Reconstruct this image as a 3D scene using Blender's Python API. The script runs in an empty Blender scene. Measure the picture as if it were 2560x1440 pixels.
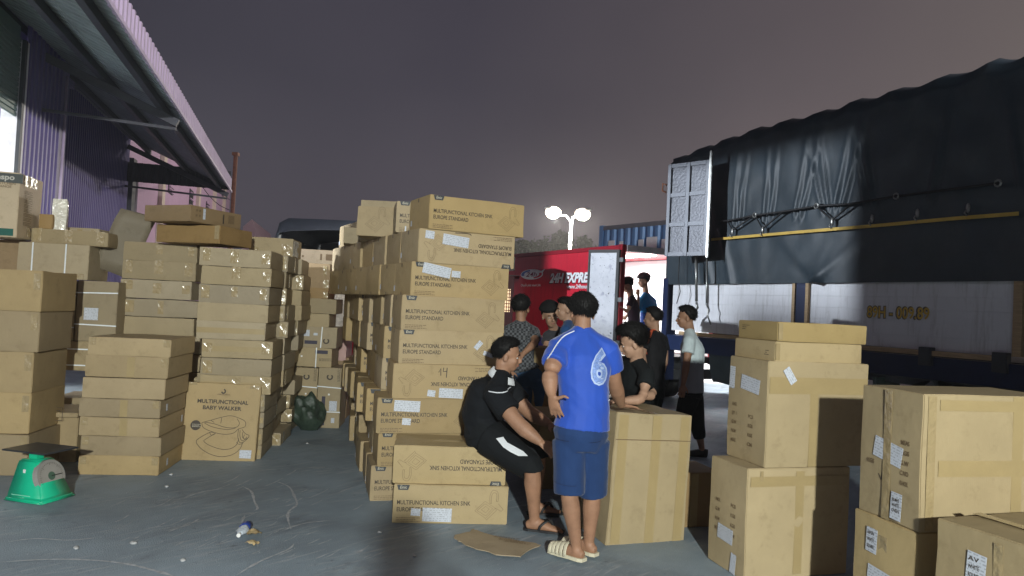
import bpy, bmesh, math, random
from mathutils import Vector, Matrix, noise
from mathutils.bvhtree import BVHTree
R = math.radians
V = Vector
scene = bpy.context.scene
COL = scene.collection

# ------------------------------------------------------------------ camera
FPX, CAMZ = 1849.0, 1.55
PITCH, ROLL = R(1.49), R(2.8)
_f = V((0, math.cos(PITCH), math.sin(PITCH)))
_r0, _u0 = V((1, 0, 0)), V((0, -math.sin(PITCH), math.cos(PITCH)))
_r = _r0 * math.cos(ROLL) + _u0 * math.sin(ROLL)
_u = _u0 * math.cos(ROLL) - _r0 * math.sin(ROLL)
CAM = V((0, 0, CAMZ))
cd = bpy.data.cameras.new('camera'); cam = bpy.data.objects.new('camera', cd); COL.objects.link(cam)
cd.sensor_width = 36; cd.lens = FPX / 2560 * 36; cd.clip_start = .05; cd.clip_end = 900
cam.matrix_world = Matrix(((_r.x, _u.x, -_f.x, 0), (_r.y, _u.y, -_f.y, 0), (_r.z, _u.z, -_f.z, CAMZ), (0, 0, 0, 1)))
scene.camera = cam

# ------------------------------------------------------------------ night sky glow
W = bpy.data.worlds.new('World'); scene.world = W; W.use_nodes = True
nt = W.node_tree; N = nt.nodes; L = nt.links
bg = N['Background']; tc = N.new('ShaderNodeTexCoord')
sep = N.new('ShaderNodeSeparateXYZ'); L.new(tc.outputs['Generated'], sep.inputs[0])
def wramp(inp, stops):
    r = N.new('ShaderNodeValToRGB'); L.new(inp, r.inputs[0])
    e = r.color_ramp.elements
    while len(e) < len(stops): e.new(.5)
    for k, (p, c) in enumerate(stops): e[k].position = p; e[k].color = (*c, 1)
    return r
mr = N.new('ShaderNodeMapRange'); mr.inputs[1].default_value = -.75; mr.inputs[2].default_value = .75
L.new(sep.outputs[0], mr.inputs[0])
side = wramp(mr.outputs[0], [(0, (.040, .041, .056)), (.45, (.058, .053, .071)), (.75, (.115, .097, .105)), (1, (.19, .16, .145))])
hz = wramp(sep.outputs[2], [(0, (1.35, 1.33, 1.28)), (.10, (1.5, 1.44, 1.34)), (.28, (1.05, 1.05, 1.05)), (.6, (.85, .85, .88)), (1, (.75, .75, .8))])
mul = N.new('ShaderNodeMix'); mul.data_type = 'RGBA'; mul.blend_type = 'MULTIPLY'; mul.inputs[0].default_value = 1
L.new(side.outputs[0], mul.inputs[6]); L.new(hz.outputs[0], mul.inputs[7])
cl = N.new('ShaderNodeTexNoise'); cl.inputs['Scale'].default_value = 2.2; cl.inputs['Detail'].default_value = 4
L.new(tc.outputs['Generated'], cl.inputs['Vector'])
clr = wramp(cl.outputs[0], [(.3, (.86, .86, .88)), (.7, (1.14, 1.12, 1.1))])
mul2 = N.new('ShaderNodeMix'); mul2.data_type = 'RGBA'; mul2.blend_type = 'MULTIPLY'; mul2.inputs[0].default_value = 1
L.new(mul.outputs[2], mul2.inputs[6]); L.new(clr.outputs[0], mul2.inputs[7])
L.new(mul2.outputs[2], bg.inputs['Color']); bg.inputs['Strength'].default_value = .88

# ------------------------------------------------------------------ lamps of the yard
def lamp(name, kind, loc, power, col=(1, 1, 1), size=.2, target=None, **kw):
    ld = bpy.data.lights.new(name, kind); ld.energy = power; ld.color = col
    if kind == 'AREA':
        ld.shape = 'RECTANGLE'; ld.size = size; ld.size_y = kw.pop('size_y', size)
        if 'spread' in kw: ld.spread = kw.pop('spread')
    else:
        ld.shadow_soft_size = size
    if kind == 'SPOT':
        ld.spot_size = kw.pop('angle', R(90)); ld.spot_blend = kw.pop('blend', .3)
    o = bpy.data.objects.new(name, ld); COL.objects.link(o); o.location = loc
    if target is not None:
        o.rotation_euler = (V(target) - V(loc)).to_track_quat('-Z', 'Y').to_euler()
    return o
# floodlight on the truck bay behind the photographer, then an unseen one for the canopy and one added for the container
_az, _el = R(-22), R(-43)
lamp('yard_floodlight', 'SPOT', (.9, -5.2, 3.12), 4600, (.965, 1.01, .955), .11, (.9 + math.sin(_az) * math.cos(_el), -5.2 + math.cos(_az) * math.cos(_el), 3.12 + math.sin(_el)), angle=R(90), blend=.07)
lamp('unseen_floodlight', 'SPOT', (7, -4, 5.6), 9000, (.93, .90, 1.0), .2, (-7.6, 14.5, 6.0), angle=R(27), blend=.35)
lamp('unseen_floodlight', 'SPOT', (7.3, -4, 5.7), 9500, (.93, .95, 1.0), .2, (3.6, 20, 3.9), angle=R(13), blend=.4)  # added lamp, out of view, to brighten the blue container
# ceiling lamp inside the lit warehouse, shining out under its half-open roller door onto the truck
lamp('warehouse_lamp', 'SPOT', (-9.05, 6.1, 4.13), 7000, (.82, .90, 1.0), .05, (2.3, 10.0, 2.5), angle=R(45), blend=.2)

scene.render.engine = 'CYCLES'
scene.cycles.use_denoising = True
scene.cycles.max_bounces = 6
scene.cycles.sample_clamp_indirect = 6
scene.view_settings.view_transform = 'Standard'
scene.view_settings.look = 'None'
scene.view_settings.exposure = 0.0
scene.view_settings.gamma = 1.0

# ------------------------------------------------------------------ pixels to places
def ray(px, py): return (_f * FPX + _r * (px - 1280) - _u * (py - 720))
def P(px, py, Y):
    d = ray(px, py); return CAM + d * (Y / d.y)
def G(px, py, z=0.0):
    d = ray(px, py); return CAM + d * ((z - CAMZ) / d.z)
def HIT(px, py, p0, n):
    d = ray(px, py); return CAM + d * ((V(p0) - CAM).dot(n) / d.dot(n))
rng = random.Random(11)

# ------------------------------------------------------------------ materials
MATS = {}
def mat(name, col, rough=.6, metal=0.0, var=.12, vscale=6, bump=0.0, bscale=80, rand=0.0, spec=.5, emit=0, stretch=None, sheen=0, coat=0, bdist=.01):
    if name in MATS: return MATS[name]
    m = bpy.data.materials.new(name); m.use_nodes = True
    t = m.node_tree; n = t.nodes; l = t.links
    b = n['Principled BSDF']
    b.inputs['Roughness'].default_value = rough; b.inputs['Metallic'].default_value = metal
    b.inputs['Specular IOR Level'].default_value = spec
    if coat: b.inputs['Coat Weight'].default_value = coat; b.inputs['Coat Roughness'].default_value = .12
    if sheen: b.inputs['Sheen Weight'].default_value = sheen
    if emit:
        b.inputs['Emission Color'].default_value = (*col, 1); b.inputs['Emission Strength'].default_value = emit
    co = n.new('ShaderNodeTexCoord'); src = co.outputs['Object']
    if stretch:
        mp = n.new('ShaderNodeMapping'); mp.inputs['Scale'].default_value = stretch; l.new(src, mp.inputs[0]); src = mp.outputs[0]
    nz = n.new('ShaderNodeTexNoise'); nz.inputs['Scale'].default_value = vscale; nz.inputs['Detail'].default_value = 6
    nz.inputs['Roughness'].default_value = .62
    l.new(src, nz.inputs['Vector'])
    rp = n.new('ShaderNodeValToRGB'); l.new(nz.outputs[0], rp.inputs[0])
    e = rp.color_ramp.elements
    e[0].position = .3; e[1].position = .7
    e[0].color = (*[c * (1 - var) for c in col], 1); e[1].color = (*[min(1, c * (1 + var)) for c in col], 1)
    out = rp.outputs[0]
    if rand:
        oi = n.new('ShaderNodeObjectInfo'); mrr = n.new('ShaderNodeMapRange')
        mrr.inputs[3].default_value = 1 - rand; mrr.inputs[4].default_value = 1 + rand
        l.new(oi.outputs['Random'], mrr.inputs[0])
        hs = n.new('ShaderNodeHueSaturation'); l.new(mrr.outputs[0], hs.inputs['Value']); l.new(out, hs.inputs['Color'])
        m2 = n.new('ShaderNodeMath'); m2.operation = 'FRACT'; m3 = n.new('ShaderNodeMath'); m3.operation = 'MULTIPLY'; m3.inputs[1].default_value = 7.31
        l.new(oi.outputs['Random'], m3.inputs[0]); l.new(m3.outputs[0], m2.inputs[0])
        ms = n.new('ShaderNodeMapRange'); ms.inputs[3].default_value = .86; ms.inputs[4].default_value = 1.12
        l.new(m2.outputs[0], ms.inputs[0]); l.new(ms.outputs[0], hs.inputs['Saturation'])
        out = hs.outputs[0]
    l.new(out, b.inputs['Base Color'])
    if bump:
        n2 = n.new('ShaderNodeTexNoise'); n2.inputs['Scale'].default_value = bscale; n2.inputs['Detail'].default_value = 3
        l.new(src, n2.inputs['Vector'])
        bp = n.new('ShaderNodeBump'); bp.inputs['Strength'].default_value = bump; bp.inputs['Distance'].default_value = bdist
        l.new(n2.outputs[0], bp.inputs['Height']); l.new(bp.outputs[0], b.inputs['Normal'])
        if coat: l.new(bp.outputs[0], b.inputs['Coat Normal'])
    MATS[name] = m
    return m

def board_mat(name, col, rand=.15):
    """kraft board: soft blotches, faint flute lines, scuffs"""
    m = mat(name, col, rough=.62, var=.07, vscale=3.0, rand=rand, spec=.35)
    t = m.node_tree; n = t.nodes; l = t.links; b = n['Principled BSDF']
    co = n.new('ShaderNodeTexCoord')
    oi = n.new('ShaderNodeObjectInfo')
    add = n.new('ShaderNodeVectorMath'); add.operation = 'ADD'
    cmb = n.new('ShaderNodeVectorMath'); cmb.operation = 'SCALE'; cmb.inputs['Scale'].default_value = .35
    l.new(oi.outputs['Location'], cmb.inputs[0]); l.new(co.outputs['Object'], add.inputs[0]); l.new(cmb.outputs[0], add.inputs[1])
    sc = n.new('ShaderNodeTexNoise'); sc.inputs['Scale'].default_value = 9; sc.inputs['Detail'].default_value = 9; sc.inputs['Roughness'].default_value = .75
    l.new(add.outputs[0], sc.inputs['Vector'])
    rp = n.new('ShaderNodeValToRGB'); e = rp.color_ramp.elements
    e[0].position = .27; e[0].color = (.72, .70, .66, 1); e[1].position = .46; e[1].color = (1, 1, 1, 1)
    l.new(sc.outputs[0], rp.inputs[0])
    mx = n.new('ShaderNodeMix'); mx.data_type = 'RGBA'; mx.blend_type = 'MULTIPLY'; mx.inputs[0].default_value = .8
    old = b.inputs['Base Color'].links[0].from_socket
    l.new(old, mx.inputs[6]); l.new(rp.outputs[0], mx.inputs[7]); l.new(mx.outputs[2], b.inputs['Base Color'])
    wv = n.new('ShaderNodeTexWave'); wv.bands_direction = 'X'; wv.inputs['Scale'].default_value = 28; wv.inputs['Distortion'].default_value = .6
    l.new(co.outputs['Object'], wv.inputs['Vector'])
    n3 = n.new('ShaderNodeTexNoise'); n3.inputs['Scale'].default_value = 5; n3.inputs['Detail'].default_value = 4; l.new(add.outputs[0], n3.inputs['Vector'])
    ad = n.new('ShaderNodeMath'); ad.operation = 'MULTIPLY_ADD'; ad.inputs[1].default_value = .014
    l.new(wv.outputs[0], ad.inputs[0]); l.new(n3.outputs[0], ad.inputs[2])
    bp = n.new('ShaderNodeBump'); bp.inputs['Strength'].default_value = .30; bp.inputs['Distance'].default_value = .03
    l.new(ad.outputs[0], bp.inputs['Height']); l.new(bp.outputs[0], b.inputs['Normal'])
    return m
def grime(m, col, amt, scale, stretch=(1, 1, 1), lo=.5, hi=.75):
    t = m.node_tree; n = t.nodes; l = t.links; b = n['Principled BSDF']; co = n.new('ShaderNodeTexCoord')
    mp = n.new('ShaderNodeMapping'); mp.inputs['Scale'].default_value = stretch; l.new(co.outputs['Object'], mp.inputs[0])
    nz = n.new('ShaderNodeTexNoise'); nz.inputs['Scale'].default_value = scale; nz.inputs['Detail'].default_value = 8; nz.inputs['Roughness'].default_value = .7
    l.new(mp.outputs[0], nz.inputs['Vector'])
    mr = n.new('ShaderNodeMapRange'); mr.inputs[1].default_value = lo; mr.inputs[2].default_value = hi; mr.inputs[4].default_value = amt; l.new(nz.outputs[0], mr.inputs[0])
    mx = n.new('ShaderNodeMix'); mx.data_type = 'RGBA'; l.new(mr.outputs[0], mx.inputs[0]); l.new(b.inputs['Base Color'].links[0].from_socket, mx.inputs[6]); mx.inputs[7].default_value = (*col, 1)
    l.new(mx.outputs[2], b.inputs['Base Color']); return m
KRAFT = board_mat('kraft board', (.37, .275, .145))
KRAFT2 = board_mat('greyer kraft board', (.345, .275, .168))
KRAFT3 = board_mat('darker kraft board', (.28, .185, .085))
PALEB = board_mat('pale board', (.48, .39, .27))
PINKB = board_mat('pale pink board', (.62, .42, .38))
KRAFTF = board_mat('yellow kraft board', (.405, .305, .155))
TAPE = mat('clear packing tape', (.36, .275, .145), rough=.2, var=.05, bump=.6, bscale=13, spec=.6, coat=.8, bdist=.03)
TAPEB = mat('tan packing tape', (.375, .283, .140), rough=.3, var=.05, bump=.25, bscale=16, coat=.3)
FILM = mat('stretch film', (.70, .66, .56), rough=.14, var=.2, vscale=14, bump=1.0, bscale=18, coat=1.0, bdist=.03)
INK = mat('brown black ink', (.060, .045, .032), rough=.6, var=.15, vscale=60)
INKF = mat('faint brown ink', (.17, .115, .06), rough=.6, var=.15, vscale=60)
STRAP = mat('white plastic strap', (.80, .84, .86), rough=.35, var=.04)
WHITE = mat('white paint', (.78, .78, .76), rough=.5, var=.05)
BLACK = mat('black rubber', (.012, .012, .013), rough=.6, var=.3)
DARKI = mat('dark inside', (.012, .013, .013), rough=.9, var=.2)

def paper_mat():
    m = mat('printed paper sticker', (.56, .59, .65), rough=.55, var=.03)
    t = m.node_tree; n = t.nodes; l = t.links; b = n['Principled BSDF']
    co = n.new('ShaderNodeTexCoord'); mp = n.new('ShaderNodeMapping'); mp.inputs['Scale'].default_value = (60, 1, 1)
    l.new(co.outputs['Object'], mp.inputs[0])
    sp = n.new('ShaderNodeSeparateXYZ'); l.new(co.outputs['Object'], sp.inputs[0])
    wv = n.new('ShaderNodeMath'); wv.operation = 'MULTIPLY'; wv.inputs[1].default_value = 72
    l.new(sp.outputs[1], wv.inputs[0])
    fr = n.new('ShaderNodeMath'); fr.operation = 'FRACT'; l.new(wv.outputs[0], fr.inputs[0])
    lt = n.new('ShaderNodeMath'); lt.operation = 'LESS_THAN'; lt.inputs[1].default_value = .42; l.new(fr.outputs[0], lt.inputs[0])
    fl = n.new('ShaderNodeMath'); fl.operation = 'FLOOR'; l.new(wv.outputs[0], fl.inputs[0])
    cb = n.new('ShaderNodeCombineXYZ'); mm = n.new('ShaderNodeMath'); mm.operation = 'MULTIPLY'; mm.inputs[1].default_value = 55
    l.new(sp.outputs[0], mm.inputs[0]); l.new(mm.outputs[0], cb.inputs[0]); l.new(fl.outputs[0], cb.inputs[1])
    nz = n.new('ShaderNodeTexNoise'); nz.inputs['Scale'].default_value = 1.0; nz.inputs['Detail'].default_value = 2
    l.new(cb.outputs[0], nz.inputs['Vector'])
    gt = n.new('ShaderNodeMath'); gt.operation = 'GREATER_THAN'; gt.inputs[1].default_value = .5; l.new(nz.outputs[0], gt.inputs[0])
    pr = n.new('ShaderNodeMath'); pr.operation = 'MULTIPLY'; l.new(lt.outputs[0], pr.inputs[0]); l.new(gt.outputs[0], pr.inputs[1])
    p2 = n.new('ShaderNodeMath'); p2.operation = 'MULTIPLY'; p2.inputs[1].default_value = .45; l.new(pr.outputs[0], p2.inputs[0])
    mx = n.new('ShaderNodeMix'); mx.data_type = 'RGBA'; l.new(p2.outputs[0], mx.inputs[0])
    old = b.inputs['Base Color'].links[0].from_socket
    l.new(old, mx.inputs[6]); mx.inputs[7].default_value = (.12, .12, .14, 1); l.new(mx.outputs[2], b.inputs['Base Color'])
    return m
PAPER = paper_mat()

# ------------------------------------------------------------------ mesh helpers
def bm_box(bm, x0, x1, y0, y1, z0, z1, M=None):
    vs = [bm.verts.new((x, y, z)) for z in (z0, z1) for y in (y0, y1) for x in (x0, x1)]
    for f in ((0, 2, 3, 1), (4, 5, 7, 6), (0, 1, 5, 4), (2, 6, 7, 3), (0, 4, 6, 2), (1, 3, 7, 5)):
        bm.faces.new([vs[i] for i in f])
    if M is not None:
        for v in vs: v.co = M @ v.co
    return vs
def loft(bm, rings, side=(1, 0, 0), seg=14, cap=True):
    """rings: (centre, radius along side, radius across)"""
    side = V(side); out = []
    n = len(rings)
    for i, (c, ra, rb) in enumerate(rings):
        a = rings[max(0, i - 1)][0]; b = rings[min(n - 1, i + 1)][0]
        t = (V(b) - V(a))
        t = t.normalized() if t.length > 1e-9 else V((0, 0, 1))
        s = side - t * side.dot(t)
        if s.length < 1e-3: s = V((0, 1, 0)) - t * t.y
        s.normalize(); o = t.cross(s)
        out.append([bm.verts.new(V(c) + s * (ra * math.cos(2 * math.pi * k / seg)) + o * (rb * math.sin(2 * math.pi * k / seg))) for k in range(seg)])
    for i in range(n - 1):
        for k in range(seg):
            bm.faces.new((out[i][k], out[i][(k + 1) % seg], out[i + 1][(k + 1) % seg], out[i + 1][k]))
    if cap:
        bm.faces.new(list(reversed(out[0]))); bm.faces.new(out[-1])
    return out
def tube(bm, pts, r, seg=8):
    rr = r if isinstance(r, (list, tuple)) else [r] * len(pts)
    return loft(bm, [(p, q, q) for p, q in zip(pts, rr)], (.37, .21, .9), seg)
def ball(bm, c, rx, ry, rz, M=None, seg=16):
    r = bmesh.ops.create_uvsphere(bm, u_segments=seg, v_segments=max(6, seg * 2 // 3), radius=1)
    for v in r['verts']:
        p = V((v.co.x * rx, v.co.y * ry, v.co.z * rz))
        if M is not None: p = M @ p
        v.co = p + V(c)
    return r['verts']
def obj(name, bm, m, parent=None, smooth=False, loc=None):
    me = bpy.data.meshes.new(name)
    if isinstance(bm, bmesh.types.BMesh):
        bmesh.ops.recalc_face_normals(bm, faces=bm.faces[:]); bm.to_mesh(me); bm.free()
    else: me = bm
    for mm in (m if isinstance(m, (list, tuple)) else [m]):
        if mm and len(me.materials) < (len(m) if isinstance(m, (list, tuple)) else 1): me.materials.append(mm)
    if smooth:
        me.polygons.foreach_set('use_smooth', [True] * len(me.polygons))
    o = bpy.data.objects.new(name, me); COL.objects.link(o)
    if parent is not None: o.parent = parent
    if loc is not None: o.location = loc
    return o
def tag(o, label=None, cat=None, group=None, kind=None):
    if label: o['label'] = label
    if cat: o['category'] = cat
    if group: o['group'] = group
    if kind: o['kind'] = kind
    return o
def empty(name, loc, label, cat, group=None, yaw=0):
    o = bpy.data.objects.new(name, None); COL.objects.link(o); o.location = loc; o.rotation_euler.z = R(yaw)
    o.empty_display_size = .1
    return tag(o, label, cat, group)
def B(): return bmesh.new()
def box_obj(name, m, parent, x0, x1, y0, y1, z0, z1, M=None, bevel=0):
    bm = B(); bm_box(bm, x0, x1, y0, y1, z0, z1, M)
    if bevel: bmesh.ops.bevel(bm, geom=bm.edges[:], offset=bevel, segments=2, affect='EDGES')
    return obj(name, bm, m, parent)
def corrugated(name, m, parent, p0, along, up, length, height, pitch=.2, depth=.03, flip=1):
    """trapezoid-ribbed sheet: ribs follow 'up', profile follows 'along'"""
    along = V(along).normalized(); up = V(up); nrm = along.cross(up.normalized()).normalized() * flip
    bm = B(); prof = []
    k = max(1, round(length / pitch)); pt = length / k
    for i in range(k):
        s = i * pt
        prof += [(s, 0), (s + pt * .36, 0), (s + pt * .5, 1), (s + pt * .86, 1)]
    prof.append((length, 0))
    lo, hi = [], []
    for s, d in prof:
        q = V(p0) + along * s + nrm * (depth * d)
        lo.append(bm.verts.new(q)); hi.append(bm.verts.new(q + up.normalized() * height))
    for i in range(len(prof) - 1): bm.faces.new((lo[i], lo[i + 1], hi[i + 1], hi[i]))
    return obj(name, bm, m, parent)
_TX = {}
def text_mesh(s, size, bold=.0, shear=0, align='LEFT', space=1.0):
    k = (s, size, bold, shear, align, space)
    if k in _TX: return _TX[k]
    c = bpy.data.curves.new('t', 'FONT'); c.body = s; c.size = size; c.offset = bold * size; c.shear = shear
    c.align_x = align; c.space_character = space; c.resolution_u = 3; c.space_line = .95
    o = bpy.data.objects.new('t', c); COL.objects.link(o)
    bpy.context.view_layer.update()
    me = bpy.data.meshes.new_from_object(o.evaluated_get(bpy.context.evaluated_depsgraph_get()))
    bpy.data.objects.remove(o); bpy.data.curves.remove(c)
    me.materials.clear(); me.name = 'lettering'
    _TX[k] = me
    return me
def ribbon_mesh(lines, w):
    """flat line art in the XY plane"""
    bm = B()
    for pts in lines:
        pts = [V((p[0], p[1], 0)) for p in pts]; prev = None
        for i, p in enumerate(pts):
            t = (pts[min(i + 1, len(pts) - 1)] - pts[max(i - 1, 0)]); t.normalize()
            n = V((-t.y, t.x, 0)) * w / 2
            cur = (bm.verts.new(p - n), bm.verts.new(p + n))
            if prev: bm.faces.new((prev[0], cur[0], cur[1], prev[1]))
            prev = cur
    me = bpy.data.meshes.new('line_art'); bm.to_mesh(me); bm.free()
    return me
def spline(pts, n=8, closed=False):
    """Catmull-Rom through points"""
    P_ = [V(p) for p in pts]; out = []
    m = len(P_)
    rngk = range(m if closed else m - 1)
    for i in rngk:
        g = lambda j: P_[j % m] if closed else P_[min(max(j, 0), m - 1)]
        a, b, c, d = g(i - 1), g(i), g(i + 1), g(i + 2)
        for k in range(n):
            t = k / n
            out.append(.5 * ((2 * b) + (c - a) * t + (2 * a - 5 * b + 4 * c - d) * t * t + (3 * b - a - 3 * c + d) * t ** 3))
    out.append(P_[0] if closed else P_[-1])
    return out
def solidify_bm(bm, M):
    for v in bm.verts: v.co = M @ v.co
# ------------------------------------------------------------------ ground
def ground_mat():
    m = mat('worn yard concrete', (.258, .322, .375), rough=.6, var=.26, vscale=.9, spec=.4)
    t = m.node_tree; n = t.nodes; l = t.links; b = n['Principled BSDF']
    co = n.new('ShaderNodeTexCoord')
    cur = b.inputs['Base Color'].links[0].from_socket
    def layer(cur, rotz, scale, nscale, lo, hi, col, amt, detail=4):
        mq = n.new('ShaderNodeMapping'); mq.inputs['Rotation'].default_value = (0, 0, R(-rotz)); l.new(co.outputs['Object'], mq.inputs[0])
        mp = n.new('ShaderNodeMapping'); mp.inputs['Scale'].default_value = scale
        l.new(mq.outputs[0], mp.inputs[0])
        nz = n.new('ShaderNodeTexNoise'); nz.inputs['Scale'].default_value = nscale; nz.inputs['Detail'].default_value = detail; nz.inputs['Roughness'].default_value = .65
        l.new(mp.outputs[0], nz.inputs['Vector'])
        mr = n.new('ShaderNodeMapRange'); mr.inputs[1].default_value = lo; mr.inputs[2].default_value = hi; mr.inputs[4].default_value = amt
        l.new(nz.outputs[0], mr.inputs[0])
        # patchy mask
        nm = n.new('ShaderNodeTexNoise'); nm.inputs['Scale'].default_value = 1.3; nm.inputs['Detail'].default_value = 3; l.new(co.outputs['Object'], nm.inputs['Vector'])
        mk = n.new('ShaderNodeMapRange'); mk.inputs[1].default_value = .38; mk.inputs[2].default_value = .62; l.new(nm.outputs[0], mk.inputs[0])
        mu = n.new('ShaderNodeMath'); mu.operation = 'MULTIPLY'; l.new(mr.outputs[0], mu.inputs[0]); l.new(mk.outputs[0], mu.inputs[1])
        mx = n.new('ShaderNodeMix'); mx.data_type = 'RGBA'; l.new(mu.outputs[0], mx.inputs[0]); l.new(cur, mx.inputs[6]); mx.inputs[7].default_value = (*col, 1)
        return mx.outputs[2]
    cur = layer(cur, 38, (1, 9, 1), 2.6, .55, .74, (.50, .52, .54), .8)
    cur = layer(cur, 52, (1.4, 16, 1), 1.7, .56, .70, (.52, .54, .56), .8)
    cur = layer(cur, 10, (1, 1, 1), 14, .60, .75, (.06, .066, .072), .7)
    cur = layer(cur, 0, (1, 1, 1), 2.2, .55, .8, (.075, .082, .09), .6)
    cur = layer(cur, 65, (.5, 3, 1), 1.1, .52, .72, (.10, .11, .12), .65, 8)
    cur = layer(cur, 20, (1, 1.3, 1), 3.5, .56, .70, (.40, .42, .43), .45, 9)
    cur = layer(cur, 0, (1, 1, 1), 90, .66, .74, (.42, .42, .42), .5, 2)
    l.new(cur, b.inputs['Base Color'])
    nb = n.new('ShaderNodeTexNoise'); nb.inputs['Scale'].default_value = 120; nb.inputs['Detail'].default_value = 5; l.new(co.outputs['Object'], nb.inputs['Vector'])
    bp = n.new('ShaderNodeBump'); bp.inputs['Strength'].default_value = .35; bp.inputs['Distance'].default_value = .012
    l.new(nb.outputs[0], bp.inputs['Height']); l.new(bp.outputs[0], b.inputs['Normal'])
    return m
GMAT = ground_mat()
bm = B(); bmesh.ops.create_grid(bm, x_segments=40, y_segments=40, size=400)
gr = obj('ground', bm, GMAT); tag(gr, 'worn grey concrete yard with pale drag scratches', None, None, 'structure')

# ------------------------------------------------------------------ warehouse on the left
_fe, _ne = G(575, 478, 4.54), G(260, 0, 4.54)
U = (_fe - _ne).normalized(); NW = V((U.y, -U.x, 0))
E0 = V((_fe.x, _fe.y, 0))
PURPLE = mat('purple painted sheet', (.150, .128, .29), rough=.34, var=.06, vscale=3, spec=.6)
LILAC = mat('lilac painted sheet', (.62, .52, .66), rough=.45, var=.08, vscale=3)
SOFFIT = mat('galvanised sheet', (.28, .315, .30), rough=.5, metal=.3, var=.18, vscale=5)
STEEL = mat('grey painted steel', (.16, .17, .18), rough=.5, var=.12)
DKSTEEL = mat('dark painted steel', (.045, .05, .055), rough=.5, var=.15)
DKSTEEL2 = mat('dull grey steel', (.085, .09, .095), rough=.6, var=.12)
grime(PURPLE, (.08, .07, .13), .5, 2.5, (3, 3, .3)); grime(LILAC, (.30, .25, .30), .5, 3, (3, 3, .5)); grime(SOFFIT, (.14, .14, .12), .6, 1.5)
SHUT = mat('green grey shutter paint', (.16, .24, .21), rough=.45, var=.08)
WH = empty('warehouse', E0 - NW * 2.4 - U * 11, 'purple corrugated warehouse with a sloping metal canopy and a lit roller door', 'building')
WH_I = WH.matrix_world
def wobj(o):
    o.parent = WH; o.matrix_parent_inverse = Matrix.Translation(-WH.location); return o
ZE = 4.6; SL = .42                                       # edge height, rise towards the wall
def wp(s, w, z): return E0 - U * s - NW * w + V((0, 0, z))    # s metres back from the far end, w metres in from the edge
CW1, CW2 = 2.05, 2.75
# roof sheets, fascia sheets
sh = 0
for k in range(9):
    s0 = k * 2.0
    a = wp(s0, 0, ZE + .02); slope = (NW * -CW2 + V((0, 0, SL * CW2)))
    o = corrugated('roof_sheet', SOFFIT, None, a, -U, slope, 1.995, slope.length, .20, .028, -1); wobj(o)
    o = corrugated('fascia_sheet', LILAC, None, wp(s0, -.03, ZE - .06), -U, V((0, 0, 1)), 1.995, .37, .20, .03, 1); wobj(o)
def beam(name, a, b, w, h, m=DKSTEEL):
    a, b = V(a), V(b); d = (b - a); ln = d.length; d.normalize(); sd = d.cross(V((0, 0, 1))).normalized(); up = sd.cross(d)
    M = Matrix(((d.x, sd.x, up.x, a.x), (d.y, sd.y, up.y, a.y), (d.z, sd.z, up.z, a.z), (0, 0, 0, 1)))
    bm = B(); bm_box(bm, 0, ln, -w / 2, w / 2, -h / 2, h / 2, M); return obj(name, bm, m)
for w in (.30, 1.2, 2.2): wobj(beam('purlin', wp(0, w, ZE + SL * w - .07), wp(18, w, ZE + SL * w - .07), .09, .13))
for s in (.15, 9.4, 17.6):
    wobj(beam('rafter', wp(s, 0.03, ZE - .20), wp(s, CW2 - .02, ZE + SL * CW2 - .22), .10, .13, DKSTEEL2))
    wobj(beam('tie_bar', wp(s, 0.05, ZE - .30), wp(s, CW2, ZE - .18), .05, .05, DKSTEEL2))
# far end apron of the canopy
o = corrugated('end_apron', DKSTEEL, None, wp(-.02, 0, ZE - .02), -NW, V((0, 0, 1)), CW2, .55, .2, .03, 1); wobj(o)
wobj(beam('edge_angle', wp(0, -.05, ZE - .07), wp(18, -.05, ZE - .07), .03, .05, LILAC))
# wall: recessed purple bay, pilaster, ribbed bay, jamb, roller door
SJ, SP = 9.35, 5.7
def wall_s(px, py, w):
    q = HIT(px, py, wp(0, w, 0), NW); return (E0 - q).dot(U) if 0 else -(q - E0).dot(U)
s_jamb = wall_s(52, 400, CW1); s_pil = wall_s(146, 400, CW1)
o = corrugated('wall_sheet', PURPLE, None, wp(-.2, CW2, 0), -U, V((0, 0, 1)), s_pil - .3 + .2, 5.85, .16, .022, 1); wobj(o)
o = corrugated('wall_sheet', PURPLE, None, wp(s_pil, CW1, 0), -U, V((0, 0, 1)), s_jamb - s_pil, 5.55, .2, .03, 1); wobj(o)
bm = B(); Mx = Matrix(((-U.x, -NW.x, 0, wp(s_pil - .32, CW1, 0).x), (-U.y, -NW.y, 0, wp(s_pil - .32, CW1, 0).y), (0, 0, 1, 0), (0, 0, 0, 1)))
bm_box(bm, 0, .32, .0, CW2 - CW1 + .3, 0, 5.5, Mx); wobj(obj('pilaster', bm, PURPLE))
bm = B(); tube(bm, [wp(s_pil + .05, CW1 - .07, 0), wp(s_pil + .05, CW1 - .07, 5.2)], .024, 10); wobj(obj('downpipe', bm, LILAC, None, True))
bm = B(); Mx = Matrix(((-U.x, -NW.x, 0, wp(-.75, CW2 - .1, 0).x), (-U.y, -NW.y, 0, wp(-.75, CW2 - .1, 0).y), (0, 0, 1, 0), (0, 0, 0, 1)))
bm_box(bm, 0, .45, 0, .5, 0, 5.3, Mx); wobj(obj('corner_post', bm, DKSTEEL))
bm = B(); tube(bm, [wp(-.95, CW2 - .05, 0), wp(-.95, CW2 - .05, 4.9)], .07, 10); wobj(obj('downpipe', bm, mat('shiny pipe', (.45, .42, .46), rough=.2, metal=.6), None, True))
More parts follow.
